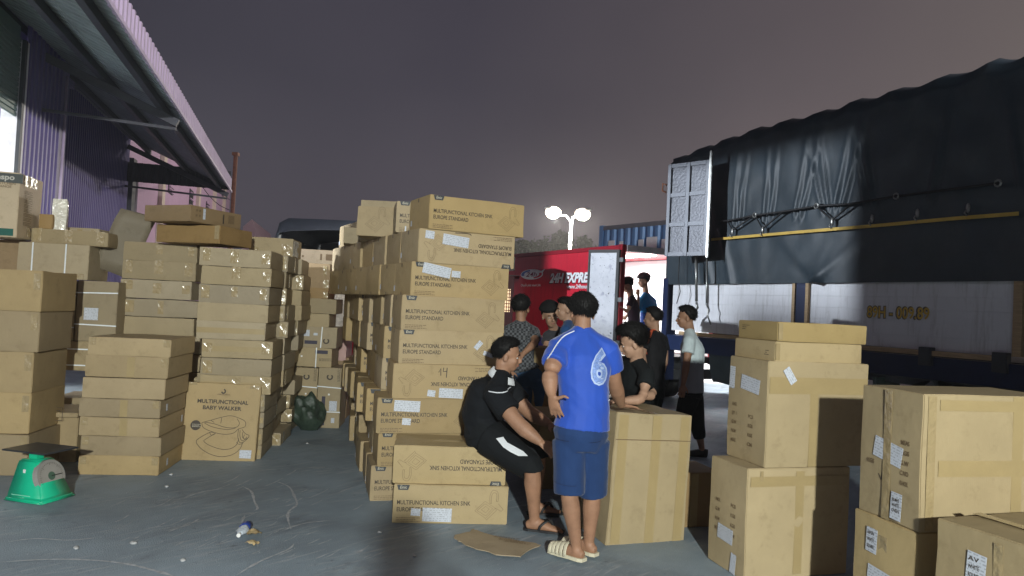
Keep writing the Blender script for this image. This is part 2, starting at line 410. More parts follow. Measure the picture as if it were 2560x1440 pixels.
# roller door
def wbox(name, m, s0, s1, w0, w1, z0, z1):
    bm = B(); p = wp(s0, w0, 0); M = Matrix(((-U.x, -NW.x, 0, p.x), (-U.y, -NW.y, 0, p.y), (0, 0, 1, 0), (0, 0, 0, 1)))
    bm_box(bm, 0, s1 - s0, 0, w1 - w0, z0, z1, M); return wobj(obj(name, bm, m))
wbox('door_jamb', mat('white jamb paint', (.7, .7, .72), rough=.5), s_jamb, s_jamb + .16, CW1 - .02, CW1 + .25, 0, 5.2)
zsh = HIT(30, 290, wp(0, CW1 + .1, 0), NW).z
sd0, sd1 = s_jamb + .16, s_jamb + 4.74
rd = wbox('roller_door', SHUT, sd0, sd1, CW1 + .06, CW1 + .075, zsh, 5.4)
nsl = int((5.3 - zsh) / .075)
bm = B(); p = wp(sd0, CW1 + .05, 0); M0 = Matrix(((-U.x, -NW.x, 0, 0), (-U.y, -NW.y, 0, 0), (0, 0, 1, 0), (0, 0, 0, 1)))
bm_box(bm, 0, sd1 - sd0, -.012, .012, -.032, .032, M0)
bmesh.ops.bevel(bm, geom=bm.edges[:], offset=.008, segments=1, affect='EDGES')
sl0 = obj('slat', bm, SHUT)
for k in range(nsl):
    o = sl0 if k == 0 else sl0.copy()
    if k: COL.objects.link(o)
    o.parent = rd; o.matrix_parent_inverse = Matrix.Translation(-WH.location) @ Matrix.Identity(4) if 0 else Matrix.Identity(4)
    o.location = p - WH.location * 0 + V((0, 0, zsh + .03 + .075 * k))
wbox('door_guide', DKSTEEL, s_jamb + .10, s_jamb + .19, CW1 - .03, CW1 + .02, 0, 5.2)
wbox('wall_sheet', PURPLE, sd1, sd1 + 6, CW1, CW1 + .1, 0, 5.4)
# lit room behind the door
wbox('door_header', PURPLE, sd0 - 3, sd1 + 6, CW1 + .12, CW1 + .24, 5.25, 6.05)
RW = mat('white warehouse wall', (.8, .82, .84), rough=.7, var=.04)
wbox('inner_wall_or_blocker', RW, sd0 - 2.5, sd1 + 2, CW1 + 6, CW1 + 6.1, 0, 6)
wbox('inner_wall_or_blocker', RW, sd0 - 2.6, sd0 - 2.5, CW2 + .2, CW1 + 6, 0, 6)
wbox('inner_wall_or_blocker', RW, sd1 + 2, sd1 + 2.1, CW1 + .24, CW1 + 6, 0, 6)
wbox('inner_ceiling', RW, sd0 - 2.5, sd1 + 2, CW2 + .1, CW1 + 6, 5.9, 6)
TUBE = mat('lit lamp tube', (1, .98, .93), emit=14)
lp = wp(sd0 + 1.0, CW1 + 3, 5.5)
wbox('ceiling_light', TUBE, sd0 + .4, sd0 + 1.8, CW1 + 2.9, CW1 + 3.1, 5.6, 5.7)
lamp('warehouse_room_light', 'AREA', lp, 520, (1, .98, .94), 2.0, lp - V((0, 0, 3)))
wbox('notice_board', mat('pale grey paper', (.5, .52, .55)), sd0 - .4, sd0 + .15, CW1 + 5.95, CW1 + 5.99, 3.1, 3.6)

# unseen panels added to shade the sink stack and aisle from the doorway lamp
for nm_, az0, az1, slope_ in (('inner_wall_or_blocker', -11, 18.5, .188), ('inner_wall_or_blocker', 27, 42, .25)):
    a_, b_ = [V((-9.05 + 1.3 * math.cos(R(a)), 6.1 + 1.3 * math.sin(R(a)), 0)) for a in (az0, az1)]
    d_ = (b_ - a_).normalized(); n_ = V((d_.y, -d_.x, 0))
    bm = B(); bm_box(bm, 0, (b_ - a_).length, -.03, .03, 0, 4.13 - slope_ * 1.3, Matrix(((d_.x, n_.x, 0, a_.x), (d_.y, n_.y, 0, a_.y), (0, 0, 1, 0), (0, 0, 0, 1)))); wobj(obj(nm_, bm, RW))

# second, further warehouse in pink sheet with louvres
PINKW = mat('pink painted sheet', (.46, .30, .44), rough=.5, var=.06, vscale=1.2)
CREAM = mat('cream painted steel', (.60, .50, .42), rough=.5, var=.08)
W2 = 3.1
WB = empty('distant_warehouse', wp(-18, W2 + 4, 0), 'pink warehouse with louvred vents and cream pilasters beyond the canopy', 'building')
def w2box(name, m, s0, s1, w0, w1, z0, z1, par=None):
    bm = B(); p = wp(s0, w0, 0); M = Matrix(((-U.x, -NW.x, 0, p.x), (-U.y, -NW.y, 0, p.y), (0, 0, 1, 0), (0, 0, 0, 1)))
    bm_box(bm, 0, s1 - s0, 0, w1 - w0, z0, z1, M); o = obj(name, bm, m)
    o.parent = par or WB; o.matrix_parent_inverse = Matrix.Translation(-WB.location) if par is None else Matrix.Identity(4); return o
def w2s(px, py): return -(HIT(px, py, wp(0, W2, 0), NW) - E0).dot(U)
w2box('wall', PINKW, -34, -1.2, W2, W2 + .2, 0, 9.2)
rr = w2box('roof', DKSTEEL, -34.2, -1.0, W2 - .12, W2 + .6, 9.2, 9.45)
w2box('gable_wall', PINKW, -34, -33.9, W2 + .2, W2 + 12, 0, 9.2)
for px in (398, 492, 533, 558): 
    s = w2s(px, 500); w2box('pilaster', CREAM, s - .3, s + .3, W2 - .15, W2 + .01, 0, 9.2)
for px, ya, yb, wd in ((425, 465, 485, 1.0), (477, 474, 522, 1.1), (518, 506, 528, 1.3), (557, 480, 492, 1.4)):
    s = w2s(px, (ya + yb) / 2); zt = HIT(px, ya, wp(0, W2, 0), NW).z; zb = HIT(px, yb, wp(0, W2, 0), NW).z
    fr = w2box('louvre_vent', DARKI, s - wd / 2, s + wd / 2, W2 - .03, W2 + .03, zb, zt)
    nl = max(3, int((zt - zb) / .22))
    for k in range(nl):
        zz = zb + (zt - zb) * (k + .3) / nl
        w2box('slat', PINKW, s - wd / 2, s + wd / 2, W2 - .09, W2 - .032, zz, zz + .06, fr)
# gabled shed further off
GS = empty('gabled_shed', P(612, 742, 62) * 1.0, 'small pink gabled shed far off beside the rusty pole', 'building')
GS.location.z = 0
q0, q1 = P(606, 600, 62), P(640, 600, 62)
hgt = P(612, 566, 62).z; hp = P(630, 548, 62).z
bm = B()
pts = [(q0.x, 0), (q1.x + .2, 0), (q1.x, P(640, 600, 62).z + .6), (q1.x - .45, hp), (q0.x, hgt)]
fa = [bm.verts.new((x, 62, z)) for x, z in pts]; bk = [bm.verts.new((x - 3, 76, z)) for x, z in pts]
bm.faces.new(fa); bm.faces.new(list(reversed(bk)))
for i in range(5): bm.faces.new((fa[i], bk[i], bk[(i + 1) % 5], fa[(i + 1) % 5]))
o = obj('wall', bm, mat('pale pink render', (.55, .38, .46), rough=.6, var=.06)); o.parent = GS; o.matrix_parent_inverse = Matrix.Translation(-GS.location)
# rusty pole and wires
RUST = mat('rusty steel', (.22, .085, .045), rough=.75, var=.3, vscale=12)
pp = P(577, 600, 23.2)
bm = B(); tube(bm, [V((pp.x, pp.y, 0)), V((pp.x, pp.y, P(577, 381, 23.2).z))], .065, 10); bm_box(bm, pp.x - .09, pp.x + .09, pp.y - .09, pp.y + .09, P(577, 381, 23.2).z - .1, P(577, 381, 23.2).z)
tag(obj('pole', bm, RUST), 'thin rusty steel pole at the far corner of the canopy', 'pole')
for k, (a, b, sag) in enumerate(((P(508, 470, 26), P(573, 525, 23.2), .12), (P(560, 474, 30), P(576, 500, 23.2), .1))):
    bm = B(); tube(bm, [a.lerp(b, t / 6) - V((0, 0, sag * math.sin(math.pi * t / 6))) for t in range(7)], .012, 5)
    tag(obj('wire', bm, BLACK), ['longer sagging wire from the pink warehouse to the rusty pole', 'short upper wire from the pink warehouse to the rusty pole'][k], 'wire', 'wires to the rusty pole')

# ------------------------------------------------------------------ street lamp, trees, container behind
SLP = P(1424, 640, 40)
SLN = empty('street_lamp', (SLP.x, SLP.y, 0), 'tall double-armed street lamp with two glowing heads', 'street lamp')
POLE = mat('pale pole paint', (.7, .72, .72), rough=.4)
def slc(o): o.parent = SLN; o.matrix_parent_inverse = Matrix.Translation(-SLN.location); return o
zf = P(1423, 552, 40).z
bm = B(); tube(bm, [(SLP.x, SLP.y, 0), (SLP.x, SLP.y, zf)], [.11, .07], 10); slc(obj('pole', bm, POLE, None, True))
GLOW = mat('glowing lamp glass', (1, .86, .68), emit=5)
for (ax, ay, hx, hy) in ((1402, 537, 1383, 529), (1438, 542, 1457, 534)):
    m1 = P(ax, ay, 40); h1 = P(hx, hy, 40)
    bm = B(); tube(bm, [p for p in spline([V((SLP.x, SLP.y, zf - .1)), (V((SLP.x, SLP.y, zf)) + m1) / 2 + V((0, 0, .12)), m1, h1], 5)], .045, 8); slc(obj('arm', bm, POLE, None, True))
    d = (h1 - m1).normalized()
    bm = B(); loft(bm, [(h1 - d * .42 + V((0, 0, .05)), .1, .06), (h1 - d * .2 + V((0, 0, .1)), .24, .12), (h1 + d * .25 + V((0, 0, .1)), .26, .13), (h1 + d * .5 + V((0, 0, .05)), .12, .06)], (0, 1, 0), 12)
    hd = slc(obj('lamp_head', bm, POLE, None, True))
    bm = B(); ball(bm, h1 - V((0, 0, .04)), .43, .38, .33); o = obj('lamp_glass', bm, GLOW, None, True); o.parent = hd
    lamp('street_lamp_light', 'POINT', h1 - V((0, .1, .5)), 5200, (1, .92, .8), .3)
LEAF = mat('night foliage', (.045, .055, .035), rough=.8, var=.4, vscale=.8)
BARK = mat('bark', (.06, .045, .035), rough=.9)
TL = ['dark low tree at the left of the trees beyond the red truck', 'wide dark tree left of the street lamp pole', 'tallest dark tree right behind the street lamp pole', 'dark rounded tree right of the street lamp pole', 'low dark tree at the right end by the blue container']
for k, (px, ptop, Y, rw) in enumerate(((1310, 607, 66, 2.4), (1350, 597, 62, 2.4), (1402, 580, 64, 2.6), (1440, 588, 60, 2.0), (1474, 606, 63, 1.6))):
    q = P(px, 640, Y); zt = P(px, ptop, Y).z
    T = empty('tree', (q.x, q.y, 0), TL[k], 'tree', 'trees beyond the red truck')
    bm = B(); tube(bm, [V((0, 0, 0)), V((.1, 0, zt * .4)), V((-.05, 0, zt * .75))], [.22, .16, .05], 8)
    for a in range(5): tube(bm, [V((0, 0, zt * (.35 + .07 * a))), V((math.cos(a * 2.4) * rw * .6, math.sin(a * 2.4) * rw * .6, zt * (.55 + .07 * a)))], [.08, .03], 6)
    obj('trunk', bm, BARK, T)
    bm = B(); r2 = random.Random(k + 5)
    cl = [(V((r2.gauss(0, rw * .5), r2.gauss(0, rw * .4), zt * r2.uniform(.5, .92))), r2.uniform(.35, .6) * rw * .8) for _ in range(14)]
    for c_, rad in cl:
        if c_.z + rad * .7 > zt: c_.z = zt - rad * .7
        for _ in range(210):
            d = V((r2.gauss(0, 1), r2.gauss(0, 1), r2.gauss(0, .8))).normalized() * rad * r2.uniform(.55, 1.05)
            p = c_ + d; s = r2.uniform(.12, .26)
            a = V((r2.uniform(-1, 1), r2.uniform(-1, 1), r2.uniform(-1, 1))).normalized(); b_ = a.orthogonal().normalized()
            bm.faces.new([bm.verts.new(p + a * s), bm.verts.new(p + b_ * s * .6), bm.verts.new(p - a * s), bm.verts.new(p - b_ * s * .6)])
    obj('crown', bm, LEAF, T)
# blue container above the red truck
BLUE = mat('blue container paint', (.12, .27, .50), rough=.45, var=.14, vscale=2)
DBLUE = mat('dark blue paint', (.008, .018, .06), rough=.4, var=.12)
ca, cb = P(1507, 590, 21), P(1720, 560, 18.3)
ct = P(1507, 566, 21).z
CN = empty('shipping_container', (ca.x, ca.y, 0), 'blue corrugated shipping container showing above the red truck', 'container')
du = (cb.xy - ca.xy); du = V((du.x, du.y, 0)).normalized(); dn = V((du.y, -du.x, 0))
zb0 = ct - 2.6
def cnc(o): o.parent = CN; o.matrix_parent_inverse = Matrix.Translation(-CN.location); return o
cnc(corrugated('side_sheet', BLUE, None, V((ca.x, ca.y, zb0 + .12)), du, V((0, 0, 1)), 6.0, 2.36, .28, .05, 1))
def frm(name, x0, x1, y0, y1, z0, z1, m=DBLUE):
    M = Matrix(((du.x, -dn.x, 0, ca.x), (du.y, -dn.y, 0, ca.y), (0, 0, 1, zb0), (0, 0, 0, 1)))
    bm = B(); bm_box(bm, x0, x1, y0, y1, z0, z1, M); return cnc(obj(name, bm, m))
frm('top_rail', -.06, 6.06, -.03, .12, 2.48, 2.60, STEEL); frm('bottom_rail', -.06, 6.06, -.03, .12, 0, .14)
frm('corner_post', -.12, .04, -.035, .16, 0, 2.62, BLUE); frm('corner_post', 6, 6.12, -.035, .16, 0, 2.62, BLUE)
frm('end_wall', -.08, -.02, .1, 2.4, .1, 2.5, BLUE); frm('roof', -.05, 6, .1, 2.4, 2.5, 2.56, BLUE); frm('chassis', 0, 6, .3, 2.1, -(zb0) + .02 if zb0 > 0 else -.1, -.01, BLACK)
zl = P(1560, 606, 20.3).z - zb0
for k, (a, b) in enumerate(((.30, .52), (.70, .82), (.95, 1.05), (1.35, 1.52), (1.62, 1.95), (2.1, 2.35), (2.55, 2.7))): frm('lettering_block', a * 1.15, b * 1.15, -.075, -.062, zl - .45, zl + (.06, .02, -.1, .03, .08, .0, .05)[k], WHITE)

# ------------------------------------------------------------------ the tarpaulin truck on the right
class Frame:
    """a truck's own axes: s along its side from the rear, y into the truck, z up"""
    def __init__(self, p0, d, lab, name, cat):
        self.p0 = V((p0[0], p0[1], 0)); self.d = V((d[0], d[1], 0)).normalized(); self.i = V((0, 0, 1)).cross(self.d)
        self.M = Matrix(((self.d.x, self.i.x, 0, self.p0.x), (self.d.y, self.i.y, 0, self.p0.y), (0, 0, 1, 0), (0, 0, 0, 1)))
        self.root = bpy.data.objects.new(name, None); COL.objects.link(self.root); self.root.matrix_world = self.M; self.root.empty_display_size = .2
        tag(self.root, lab, cat)
    def sz(self, px, py, y=0):
        q = HIT(px, py, self.p0 + self.i * y, -self.i); r = q - self.p0
        return r.dot(self.d), q.z
    def box(self, name, m, x0, x1, y0, y1, z0, z1, par=None, bevel=0): return box_obj(name, m, par or self.root, x0, x1, y0, y1, z0, z1, None, bevel)
T1 = Frame((2.40, 11.5), (.44, -.898), 'large truck under a dark green tarpaulin with white side boards', 'tarpaulin_truck', 'truck')
TARP = mat('dark green tarpaulin', (.024, .037, .047), rough=.50, var=.2, vscale=2, bump=.3, bscale=6, spec=.4)
TARP2 = mat('older dark tarpaulin', (.03, .035, .045), rough=.4, var=.2, vscale=2, bump=.4, bscale=4)
YEL = mat('yellow strap', (.55, .36, .06), rough=.6)
PANEL = mat('white side board paint', (.72, .72, .74), rough=.38, var=.05, vscale=2)
grime(PANEL, (.30, .28, .25), .55, 3, (5, 5, .6)); grime(PANEL, (.16, .13, .10), .5, 9, (1, 1, .5), .6, .8); grime(TARP, (.075, .078, .075), .5, 1.6, (1, 1, .5), .5, .8); grime(TARP, (.06, .062, .06), .5, 14, (1, 1, 1), .58, .8)
WOOD = mat('pale timber', (.42, .29, .16), rough=.7, var=.25, vscale=6, stretch=(1, 12, 12))
TL1 = 9.6
def tarp_side(fr, s0, s1, zlo, ztop_f, m, n=420, mz=46, humps=True):
    """a cloth sheet with real folds: ztop_f gives the top line"""
    bm = B(); rows = []
    for j in range(mz + 1):
        v = j / mz; row = []
        for i in range(n + 1):
            s = s0 + (s1 - s0) * i / n
            zt = ztop_f(s); z = zlo + (zt - zlo) * v
            y = -.02
            # gathers hanging from the rope line
            zr = 2.78 + .02 * s
            if z > zr:
                t = (z - zr) / 1.1
                if t < 1:
                    for c_, sl in ((1.45, .04), (1.55, .12), (1.98, .05), (2.08, .14), (2.5, .20), (2.60, .30), (3.05, -.24), (2.95, -.34), (3.1, .2), (3.2, .3), (3.62, -.2), (3.55, -.28), (4.3, .2), (5.2, -.2)):
                        wd_ = .022 + .022 * t; x = (s - c_ - sl * t) / wd_
                        y -= .030 * math.exp(-x * x) * (1 - t) ** .7
                        x = (s - c_ - .055 - sl * t) / wd_; y += .018 * math.exp(-x * x) * (1 - t)
            else:
                x = (s - 2.9) ; t = (z - zlo) / max(.01, zr - zlo)
                for ang in (-.9, -.5, -.15, .2, .6, 1.0):
                    dx = x - ang * (t * .9); y -= .028 * math.exp(-(dx / (.05 + .12 * t)) ** 2) * (1 - t)
                for c_ in (.5, .8, 1.2): y -= .03 * math.exp(-((s - c_ - .25 * (1 - t)) / .06) ** 2)
            q = V((s * 1.3, z * 1.1, 7.7)); y -= .035 * noise.noise(q) + .014 * noise.noise(q * 3.1)
            if v > .97: y += .05
            row.append(bm.verts.new((s, y, z)))
        rows.append(row)
    for j in range(mz):
        for i in range(n): bm.faces.new((rows[j][i], rows[j][i + 1], rows[j + 1][i + 1], rows[j + 1][i]))
    # over the top and down the other side
    back = []
    for i in range(n + 1):
        s = s0 + (s1 - s0) * i / n; back.append((bm.verts.new((s, .25, ztop_f(s) + .09)), bm.verts.new((s, 2.1, ztop_f(s) + .09)), bm.verts.new((s, 2.4, ztop_f(s) - .05)), bm.verts.new((s, 2.4, zlo))))
    for i in range(n):
        a, b = rows[mz][i], rows[mz][i + 1]
        for k in range(4):
            bm.faces.new((a, b, back[i + 1][k], back[i][k])); a, b = back[i][k], back[i + 1][k]
    return obj('tarpaulin', bm, m, fr.root, True)
tops = [T1.sz(x, y) for x, y in ((1700, 384), (1740, 372), (1800, 350), (1868, 325), (1945, 305), (2030, 283), (2118, 255), (2220, 228), (2335, 195), (2460, 155), (2560, 135))]
tops[0] = (0, tops[0][1] - .05)
def top_z(s):
    if s <= tops[0][0]: return tops[0][1]
    for (a, za), (b, zb) in zip(tops, tops[1:]):
        if s <= b:
            t = (s - a) / (b - a); return za + (zb - za) * t - .05 * math.sin(math.pi * t)
    return tops[-1][1]
ZB = T1.sz(2100, 707)[1]; ZP = T1.sz(2100, 858)[1]
tarp_side(T1, 0, TL1, ZB, top_z, TARP)
# closed rear tarpaulin end, rear posts
box_obj('rear_post', DBLUE, T1.root, -.06, .06, -.02, .16, .55, ZB + .1); box_obj('rear_post', DBLUE, T1.root, -.06, .06, 2.24, 2.4, .55, ZB + .1)
# strap, rope, hooks
def side_tube(name, pts, r, m, y=-.06):
    bm = B(); tube(bm, [V((s, y, z)) for s, z in pts], r, 6); return obj(name, bm, m, T1.root, True)
st = [T1.sz(x, y) for x, y in ((1790, 600), (1990, 583), (2200, 566), (2400, 548), (2560, 536))]
bm = B()
for (a, za), (b, zb) in zip(st, st[1:]):
    vs = [bm.verts.new((s, -.085, z)) for s, z in ((a, za - .018), (b, zb - .018), (b, zb + .018), (a, za + .018))]; bm.faces.new(vs)
    vs = [bm.verts.new((s, -.080, z)) for s, z in ((a, za - .018), (b, zb - .018), (b, zb + .018), (a, za + .018))]; bm.faces.new(vs)
obj('yellow_strap', bm, YEL, T1.root)
rope = [(1815, 555), (1840, 552), (1900, 540), (1975, 530), (2055, 517), (2140, 512), (2255, 493), (2510, 461)]
side_tube('rope', [T1.sz(x, y) for x, y in rope], .014, BLACK, -.09)
for a, b, c_ in (((1830, 553), (1843, 577), (1895, 542)), ((1900, 540), (1918, 574), (1970, 531)), ((2055, 518), (2093, 552), (2140, 513))):
    side_tube('rope', [T1.sz(*a), T1.sz(*b), T1.sz(*c_)], .012, BLACK, -.085)
ZINC = mat('zinc hook', (.30, .30, .28), rough=.35, metal=.7)
for x, y in ((1843, 580), (1919, 576), (2093, 556), (2193, 548), (2307, 535), (2434, 522)):
    s, z = T1.sz(x, y); bm = B(); ball(bm, (s, -.085, z), .022, .016, .05, seg=10); tube(bm, [V((s, -.085, z)), V((s - .02, -.11, z - .05)), V((s, -.1, z - .08))], .008, 6); obj('hook', bm, ZINC, T1.root, True)
for x, y in ((1900, 540), (2055, 517), (2255, 493), (2510, 461)):
    s, z = T1.sz(x, y); bm = B(); tube(bm, [V((s + .03 * math.cos(a), -.095, z + .03 * math.sin(a))) for a in [k * math.pi / 4 for k in range(9)]], .01, 6); obj('eyelet', bm, ZINC, T1.root)
# side boards
def board_panel(sa, sb, lab=None):
    n = 6; hh = (ZB + .12 - ZP) / n; first = None
    for k in range(n):
        o = T1.box('side_board', PANEL, sa, sb, .04, .075, ZP + hh * k + .0008, ZP + hh * (k + 1) - .0008, bevel=.002)
    T1.box('board_backing', PANEL, sa, sb, .078, .10, ZP, ZB + .12)
s1a, s1b = T1.sz(1676, 760)[0], T1.sz(1988, 760)[0]; s2a, s2b = T1.sz(2012, 760)[0], T1.sz(2530, 760)[0]
board_panel(max(.08, s1a), s1b - .02); board_panel(s2a + .02, s2b)
T1.box('side_post', DBLUE, s1b + .0, s2a - .0, .01, .12, ZP - .05, ZB + .1)
for s in (s1b - .06, s2a - .0): T1.box('post_trim', WOOD, s, s + .045, .0, .035, ZP, ZB)
for k, s in enumerate((s2b, s2b + .11)): T1.box('post_trim', (WOOD, PANEL)[k], s + .01, s + .09, .0, .06, ZP, ZB)
T1.box('side_post', DBLUE, s2b + .2, s2b + .4, .01, .12, ZP - .05, ZB + .1)
board_panel(s2b + .42, TL1)
for a, b in ((T1.sz(1700, 830)[0], T1.sz(1995, 850)[0]), (T1.sz(2020, 850)[0], T1.sz(2307, 876)[0]), (T1.sz(2332, 876)[0], T1.sz(2492, 890)[0])):
    T1.box('timber_rail', WOOD, max(.1, a), b, -.03, .05, ZP - .055, ZP - .006)
for px in (2012, 2318, 2505):
    s = T1.sz(px, 880)[0]; T1.box('hinge_bracket', DKSTEEL, s - .07, s + .07, -.045, .03, ZP - .16, ZP + .03, bevel=.005)
T1.box('chassis_rail', DBLUE, 0, TL1, .0, .12, ZP - .30, ZP - .07)
T1.box('floor', DKSTEEL, 0, TL1, .12, 2.4, ZP - .18, ZP - .06)
T1.box('under_rail', STEEL, .8, TL1, .25, .35, ZP - .40, ZP - .31)
# plate number sprayed on the board
def on_side(fr, s, z, txt, width, cap, m, y, nm='painted_number', bold=.03, shear=0):
    me = text_mesh(txt, 1.0, bold, shear); xs = [q.co.x for q in me.vertices]; w0 = max(xs) - min(xs)
    me2 = me.copy(); me2.materials.clear(); me2.materials.append(m)
    o = bpy.data.objects.new(nm, me2); COL.objects.link(o); o.parent = fr.root
    kx, ky = width / w0, cap / .73
    o.matrix_local = Matrix(((kx, 0, 0, s), (0, 0, -1, y), (0, ky, 0, z), (0, 0, 0, 1))); return o
YP = mat('yellow number paint', (.70, .46, .07), rough=.5); YO = mat('dark number outline', (.12, .11, .10), rough=.6)
sa, za = T1.sz(2162, 792); sb, zb = T1.sz(2318, 795)
on_side(T1, sa, za, '89H - 009.89', sb - sa, .125, YO, .034, bold=.075); on_side(T1, sa, za, '89H - 009.89', sb - sa, .125, YP, .031, bold=.02)
# open barred door panel swung against the side
DM = mat('grey chequer plate', (.07, .073, .086), rough=.42, metal=.25, var=.12, vscale=5, bump=.5, bscale=26)
DF = mat('grey door frame', (.115, .122, .14), rough=.45, metal=.2, var=.1)
hA = P(1664, 640, 10.75); hB = P(1768, 640, 10.25)
dd_ = V((hB.x - hA.x, hB.y - hA.y, 0)); DWID = dd_.length; dd_.normalize()
zD0 = P(1716, 640, 10.5).z; zD1 = P(1664, 412, 10.75).z
dn_ = V((0, 0, 1)).cross(dd_)
DR = bpy.data.objects.new('rear_door', None); COL.objects.link(DR); DR.parent = T1.root
DR.matrix_local = T1.M.inverted() @ Matrix(((dd_.x, dn_.x, 0, hA.x), (dd_.y, dn_.y, 0, hA.y), (0, 0, 1, zD0), (0, 0, 0, 1)))
DH = zD1 - zD0
def dbox(name, m, x0, x1, y0, y1, z0, z1, bv=0): return box_obj(name, m, DR, x0, x1, y0, y1, z0, z1, None, bv)
fw = .055
for x in (0, (DWID - fw) / 2, DWID - fw): dbox('frame_bar', DF, x, x + fw, -.03, .02, 0, DH, .004)
for k in range(4):
    z = (DH - fw) * k / 3
    for x0, x1 in ((fw + .001, (DWID - fw) / 2 - .001), ((DWID + fw) / 2 + .001, DWID - fw - .001)): dbox('frame_bar', DF, x0, x1, -.028, .02, z, z + fw, .004)
    if k < 3:
        for x0, x1 in ((fw, (DWID - fw) / 2), ((DWID + fw) / 2, DWID - fw)): dbox('door_plate', DM, x0, x1, .0, .012, z + fw, (DH - fw) * (k + 1) / 3)
dbox('hinge_pole', ZINC, DWID - .002, DWID + .035, -.05, .0, -.03, DH + .12, .008)
bm = B(); tube(bm, [V((-.02, -.02, DH * .78)), V((-.09, -.02, DH * .80)), V((-.09, -.02, DH * .72)), V((-.03, -.02, DH * .70))], .014, 8); obj('door_handle', bm, RUST, DR, True)
# bars and cords hanging from the side
for pts, r in ((((1762, 640), (1763, 690), (1763, 755)), .022), (((1763, 757), (1766, 770), (1760, 785), (1750, 795), (1745, 808)), .018), (((1789, 650), (1789, 720), (1788, 760)), .014), (((1788, 762), (1793, 775), (1791, 790), (1799, 812)), .012), (((1720, 640), (1717, 700), (1722, 730), (1713, 760)), .007)):
    side_tube('hanging_bar' if r > .01 else 'cord', [T1.sz(x, y) for x, y in pts], r, ZINC if r > .01 else BLACK, -.16)
# folded tarpaulin tied under the deck, wheels, mudguards
s0_, s1_ = T1.sz(1762, 860, 0)[0], T1.sz(2010, 900, 0)[0]
bm = B(); rows = []
for j in range(9):
    row = []
    for i in range(25):
        s = 1.0 + 2.3 * i / 24; zt = ZP - .30; zb_ = .62 + .05 * noise.noise(V((s * 2, 0, 0))); z = zt + (zb_ - zt) * j / 8
        row.append(bm.verts.new((s, .02 + .05 * noise.noise(V((s * 2.2, z * 2, 3))) + .1 * (j / 8) ** 2, z)))
    rows.append(row)
for j in range(8):
    for i in range(24): bm.faces.new((rows[j][i], rows[j][i + 1], rows[j + 1][i + 1], rows[j + 1][i]))
obj('hanging_flap', bm, TARP, T1.root, True)
def wheel(fr, s, y, r=.5, w=.28):
    wv = bpy.data.objects.new('wheel', None); COL.objects.link(wv); wv.parent = fr.root; wv.location = (s, y, r)
    bm = B(); prof = [(r * .56, -w / 2), (r * .93, -w / 2), (r, -w * .36), (r, w * .36), (r * .93, w / 2), (r * .56, w / 2)]; ring = []
    for k in range(28):
        a = 2 * math.pi * k / 28; ring.append([bm.verts.new((q * math.cos(a), yy, q * math.sin(a))) for q, yy in prof])
    for k in range(28):
        for j in range(5): bm.faces.new((ring[k][j], ring[(k + 1) % 28][j], ring[(k + 1) % 28][j + 1], ring[k][j + 1]))
    obj('tyre', bm, BLACK, wv, True)
    bm = B(); loft(bm, [(V((0, -w * .42, 0)), r * .57, r * .57), (V((0, -w * .3, 0)), r * .45, r * .45), (V((0, -w * .1, 0)), r * .25, r * .25), (V((0, -w * .3, 0)), r * .18, r * .18)], (1, 0, 0), 20); obj('rim', bm, STEEL, wv, True)
for s in (4.3, 5.55):
    wheel(T1, s, .28); wheel(T1, s, 2.1)
for s in (3.62,): T1.box('mudguard', mat('grey green mudguard', (.12, .17, .15), rough=.5), s, s + .04, .1, .5, .35, ZP - .35)
sA = T1.sz(2330, 905, .1)
bm = B(); bm_box(bm, -.05, .05, 0, .08, -.5, .05, Matrix.Translation(V((sA[0], .1, ZP - .38))) @ Matrix.Rotation(R(-38), 4, 'Y')); obj('stay', bm, STEEL, T1.root)
bm = B(); bm_box(bm, -.25, .22, .12, .16, -.55, .0, Matrix.Translation(V((sA[0] + .28, .1, ZP - .40))) @ Matrix.Rotation(R(-20), 4, 'Y')); obj('mud_flap', bm, mat('grey green mudguard', (.12, .17, .15)), T1.root)
T1.box('tool_box', DKSTEEL, s2b - .9, s2b + .1, .2, .7, ZP - .75, ZP - .34, bevel=.01)
T1.box('reflector_plate', mat('pale green plate', (.30, .36, .33)), T1.sz(2480, 945, .1)[0] - .09, T1.sz(2480, 945, .1)[0] + .09, .17, .19, ZP - .44, ZP - .33)
# small lamp cluster on the rear corner
T1.box('tail_lamp', mat('red lamp plastic', (.35, .02, .02), rough=.25), -.05, .1, -.03, .02, ZP - .55, ZP - .34, bevel=.01)

# ------------------------------------------------------------------ the red box truck
T2 = Frame((1.80, 12.3), (-.47, .883), 'red box truck with white express lettering and its rear door open', 'red_box_truck', 'truck')
RED = mat('red truck paint', (.60, .022, .045), rough=.38, var=.06, vscale=2, spec=.5)
grime(RED, (.22, .02, .03), .5, 3, (3, 3, .4)); grime(RED, (.16, .10, .08), .35, 9, (1, 1, .6), .58, .8)
DRED = mat('darker red trim', (.30, .012, .025), rough=.4, var=.1)
